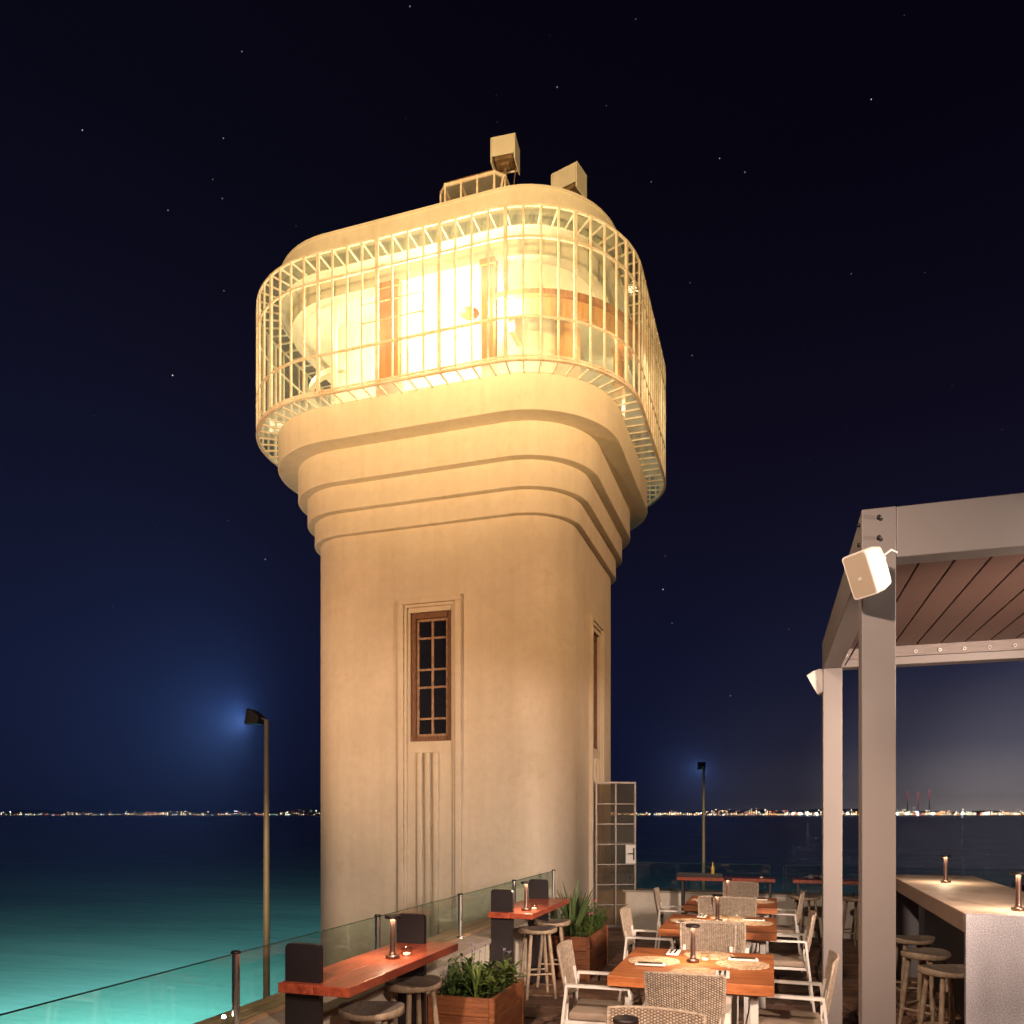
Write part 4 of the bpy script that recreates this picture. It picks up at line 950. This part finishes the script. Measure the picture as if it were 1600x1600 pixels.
bar_table(-1.32, .06, 11.85, 12.20, .87, 'long red bar table against the far glass behind the dining tables', 'red bar tables along the glass', 'x')
bar_table(.30, 1.75, 11.85, 12.20, .87, 'red bar table against the far glass seen behind the pergola posts', 'red bar tables along the glass', 'x')
bar_table(3.10, 4.3, 11.9, 12.22, .87, 'dark bar table against the far glass at the right edge', 'red bar tables along the glass', 'x')
lamp(-2.24, 4.43, .9005, 'bronze lamp on the nearest red bar table before a chrome post')
lamp(-2.17, 7.02, .9005, 'bronze lamp on the second red bar table')
candle(-2.20, 4.55, .9005, 'round candle glass by the lamp on the nearest red bar table')
candle(-2.12, 7.12, .9005, 'bright candle glass by the lamp on the second red bar table')
lamp(1.62, 8.62, 1.1305, 'lamp on the far part of the bar counter')
lamp(1.63, 6.28, 1.1305, 'lamp on the near end of the bar counter at the right edge')
stool(-2.21, 4.10, .3, 'pale stool cut by the bottom edge under the nearest red bar table')
stool(-2.28, 4.82, 1.0, 'pale stool tucked under the far end of the nearest red bar table')
stool(-2.19, 7.47, .55, 'nearer pale stool at the second red bar table')
stool(-2.19, 8.02, .2, 'farther pale stool at the second red bar table')
stool(1.22, 6.45, .4, 'dark-lit stool tucked in by the stone end of the bar counter')
stool(1.20, 7.15, .9, 'second stool along the bar counter')
stool(1.22, 7.95, .2, 'third stool along the bar counter, mostly behind the pergola post')
stool(.45, 11.50, .4, 'pale stool by the far wall left of the slim pergola post')
stool(1.10, 11.50, .8, 'pale stool by the far wall between the two pergola posts')
# things on the far bars
tr = empty('black_tray', (-1.0, 11.98, .8705), 0, 'flat black tray box lying on the far red bar table', 'tray')
m = MB(); m.box((-.33, -.10, 0), (.33, .10, .012), .002); m.build('tray_base', BLKP, tr)
m = MB(); m.box((-.33, -.10, .012), (.33, -.09, .05)); m.box((-.33, .09, .012), (.33, .10, .05)); m.box((-.33, -.09, .012), (-.32, .09, .05)); m.box((.32, -.09, .012), (.33, .09, .05)); m.build('tray_rim', BLKP, tr)
AMB = mat('glowing_amber_glass', (.45, .28, .03), .15, emis=((1, .6, .1), .03))  # slight self-glow brightens the bottle, which is no lamp
bt = empty('amber_bottle', (-.79, 12.28, .8), 0, 'slim amber bottle beside the tray at the far glass', 'bottle')
bt.location = (-.82, 12.05, .8705)
m = MB(); m.lathe([(.022, 0), (.026, .01), (.026, .13), (.010, .17), (.010, .21)], 16); m.build('bottle_body', AMB, bt)
m = MB(); m.lathe([(.012, .211), (.012, .232)], 12); m.build('cap', BLKP, bt)
candle(-.13, 12.02, .8705, 'clear candle glass on the far red bar table')
q2 = random.Random(5)
clo = MB(); n = 14; vs = []
for a in range(n+1):
    for b__ in range(6): vs.append((-.28+.56*a/n, -.09+.18*b__/5, .012+.05*max(0, math.sin(a*1.3+b__)*.6+q2.uniform(-.2, .6))*(1-abs(2*a/n-1)**4)))
clo.add(vs, [(a*6+b__, (a+1)*6+b__, (a+1)*6+b__+1, a*6+b__+1) for a in range(n) for b__ in range(5)], True)
clo.build('crumpled_cover', mat('clear_plastic_cover', (.35, .36, .40), .2), None, fix=False, loc=(.68, 12.02, .871), label='crumpled clear plastic cover lying on the far bar table by the slim post', cat='cover')

# planters
def planter(x0, x1, y0, y1, h, label):
    r_ = empty('planter_box', ((x0+x1)/2, (y0+y1)/2, 0), 0, label, 'planter', 'cedar planter boxes along the wall'); hx, hy = (x1-x0)/2, (y1-y0)/2
    nb = 3
    for k in range(nb):
        z0 = .01 + (h-.01)*k/nb; z1 = .01+(h-.01)*(k+1)/nb-.003
        for a, b__ in (((-hx, -hy, z0), (hx, -hy+.03, z1)), ((-hx, hy-.03, z0), (hx, hy, z1)), ((-hx, -hy+.031, z0), (-hx+.03, hy-.031, z1)), ((hx-.03, -hy+.031, z0), (hx, hy-.031, z1))):
            m = MB(); m.box(a, b__, .004); m.build('board', PLWD, r_)
    for sx_ in (-1, 1):
        for sy_ in (-1, 1): m = MB(); m.box((sx_*hx-.028 if sx_ > 0 else -hx-.008, (sy_*hy-.028) if sy_ > 0 else -hy-.008, 0), (sx_*hx+.008 if sx_ > 0 else -hx+.028, (sy_*hy+.008) if sy_ > 0 else -hy+.028, h+.004), .003); m.build('corner_post', PLWD, r_)
    m = MB(); m.box((-hx+.031, -hy+.031, h-.10), (hx-.031, hy-.031, h-.05)); m.build('soil', SOIL, r_)
    return r_, hx, hy
def leaf_strip(m, base_, az, lean, L, w_, seg=6, droop=1.2, fold=.25):
    """one curved, folded leaf: 3 vertices across"""
    d = Vector((math.cos(az), math.sin(az), 0)); s_ = Vector((-d.y, d.x, 0)); p = Vector(base_); th = lean; vs = []
    for i in range(seg+1):
        t_ = i/seg; ww = w_*(math.sin(math.pi*min(1, (.12+.88*t_)))**.7 if t_ < 1 else .0); ww = max(ww, .0015)
        vs += [p - s_*ww, p - Vector((0, 0, ww*fold)), p + s_*ww]
        th2 = th + droop*t_*t_; p = p + (d*math.sin(th2) + Vector((0, 0, 1))*math.cos(th2))*L/seg
    fs = []
    for i in range(seg): a = i*3; fs += [(a, a+1, a+4, a+3), (a+1, a+2, a+5, a+4)]
    m.add(vs, fs, True)
pa, hx, hy = planter(-2.45, -1.94, 5.45, 6.20, .44, 'low cedar planter box between the two red bar tables')
pb, hx2, hy2 = planter(-2.42, -1.86, 8.32, 9.32, .47, 'cedar planter box beyond the second red bar table, near the tower door')
q3 = random.Random(11)
def bush(name, cx_, cy_, z, hx, hy, n, hmin, hmax, lw, mt, label, cat, flowers=None, nfl=0, stemmed=True, small=True):
    r_ = empty(name, (cx_, cy_, z), 0, label, cat)
    m = MB()
    for k in range(n):
        x, y = q3.uniform(-hx, hx), q3.uniform(-hy, hy); hh = q3.uniform(hmin, hmax)*(1-.35*((x/hx)**2+(y/hy)**2)/2)
        az = q3.uniform(0, 6.28); ln = q3.uniform(0, .7); top = Vector((x, y, 0)) + Vector((math.cos(az)*math.sin(ln), math.sin(az)*math.sin(ln), math.cos(ln)))*hh
        m.tube([(x, y, 0), (Vector((x, y, 0)).lerp(top, .5)+Vector((q3.uniform(-.01, .01), q3.uniform(-.01, .01), 0))), top], [.003, .0025, .0012], 4, caps=False)
        nl = q3.randint(6, 10)
        for j in range(nl):
            t_ = (j+1)/nl; bp2 = Vector((x, y, 0)).lerp(top, .15+.85*t_); leaf_strip(m, bp2, q3.uniform(0, 6.28), q3.uniform(.5, 1.4), q3.uniform(.6, 1.3)*lw*3.2, lw*q3.uniform(.5, .8), 3, .9)
    m.build('foliage', mt, r_, fix=False, kind='stuff')
    for k in range(nfl):
        fm = MB(); x, y = q3.uniform(-hx, hx), q3.uniform(-hy, hy); hh = hmax*q3.uniform(.95, 1.22)
        fm2 = MB(); fm2.tube([(x, y, hh*.3), (x+.01, y, hh)], .0015, 4); 
        for j in range(9):
            a = 2*math.pi*j/9+q3.uniform(-.2, .2); leaf_strip(fm, (x+.01+q3.uniform(-.006, .006), y+q3.uniform(-.006, .006), hh+q3.uniform(-.006, .01)), a, q3.uniform(.5, 1.5), .022, .006, 3, .6)
        fl_ = fm.build('flower', flowers, r_, fix=False); fm2.build('flower_stem', LEAFM, fl_, fix=False)
    return r_
bush('leafy_herb_plant', -2.30, 5.80, .385, .10, .30, 70, .14, .30, .020, LEAFM, 'dark bushy herb with lilac flowers at the left of the low planter', 'plant', FLV, 5)
bush('broadleaf_plant', -2.06, 5.85, .385, .085, .28, 38, .14, .26, .028, LEAF2, 'bright green broad-leaved plant at the right of the low planter', 'plant', FLV, 2)
# upright strappy clump in planter A
def clump(name, loc, n, L0, L1, w_, mt, label, lean=.6, droop=.9, limit=60):
    r_ = empty(name, loc, 0, label, 'plant')
    for k in range(n):
        m = MB(); az = q3.uniform(0, 6.28); leaf_strip(m, (q3.uniform(-.03, .03), q3.uniform(-.03, .03), 0), az, q3.uniform(.03, lean), q3.uniform(L0, L1), w_*q3.uniform(.7, 1.1), 7, q3.uniform(.1, droop), .5); m.build('leaf', mt, r_, fix=False)
    return r_
clump('strap_leaf_plant', (-2.12, 5.62, .385), 24, .22, .34, .012, LEAF2, 'grassy clump of narrow bright leaves in the low planter', .7, .9)
clump('yucca', (-2.12, 8.70, .42), 34, .35, .70, .020, STRAP, 'tall spiky yucca rising from the planter near the tower door', .55, .35)
clump('flax_plant', (-2.22, 8.45, .42), 30, .2, .42, .013, LEAFM, 'low grassy clump in front of the spiky yucca', .9, 1.1)
bush('flowering_shrub', -2.02, 9.05, .42, .13, .22, 75, .16, .34, .017, LEAFM, 'green shrub with pink flowers in the planter near the tower door', 'plant', FLP, 6)
bush('trailing_shrub', -1.98, 8.72, .42, .08, .16, 30, .12, .24, .016, LEAF2, 'small yellow-green trailing shrub at the planter edge under the yucca', 'plant', FLP, 2)
# prototype objects that were never placed do not exist: every prototype was moved into use above

# ================================================================ HAZE
m = MB(); c8 = []
HZ = bpy.data.materials.new('night_haze'); HZ.use_nodes = True; t = HZ.node_tree; t.nodes.clear(); o = t.nodes.new('ShaderNodeOutputMaterial'); v = t.nodes.new('ShaderNodeVolumePrincipled')
v.inputs['Color'].default_value = (.36, .52, 1, 1); v.inputs['Density'].default_value = 1.2e-4; v.inputs['Anisotropy'].default_value = 0.0; t.links.new(v.outputs[0], o.inputs['Volume'])
m.box((-3800, -350+49, SEAZ-7), (3800, 4300, 90)); m.build('haze', HZ, kind='stuff', label='thin night haze over the bay', cat='haze')
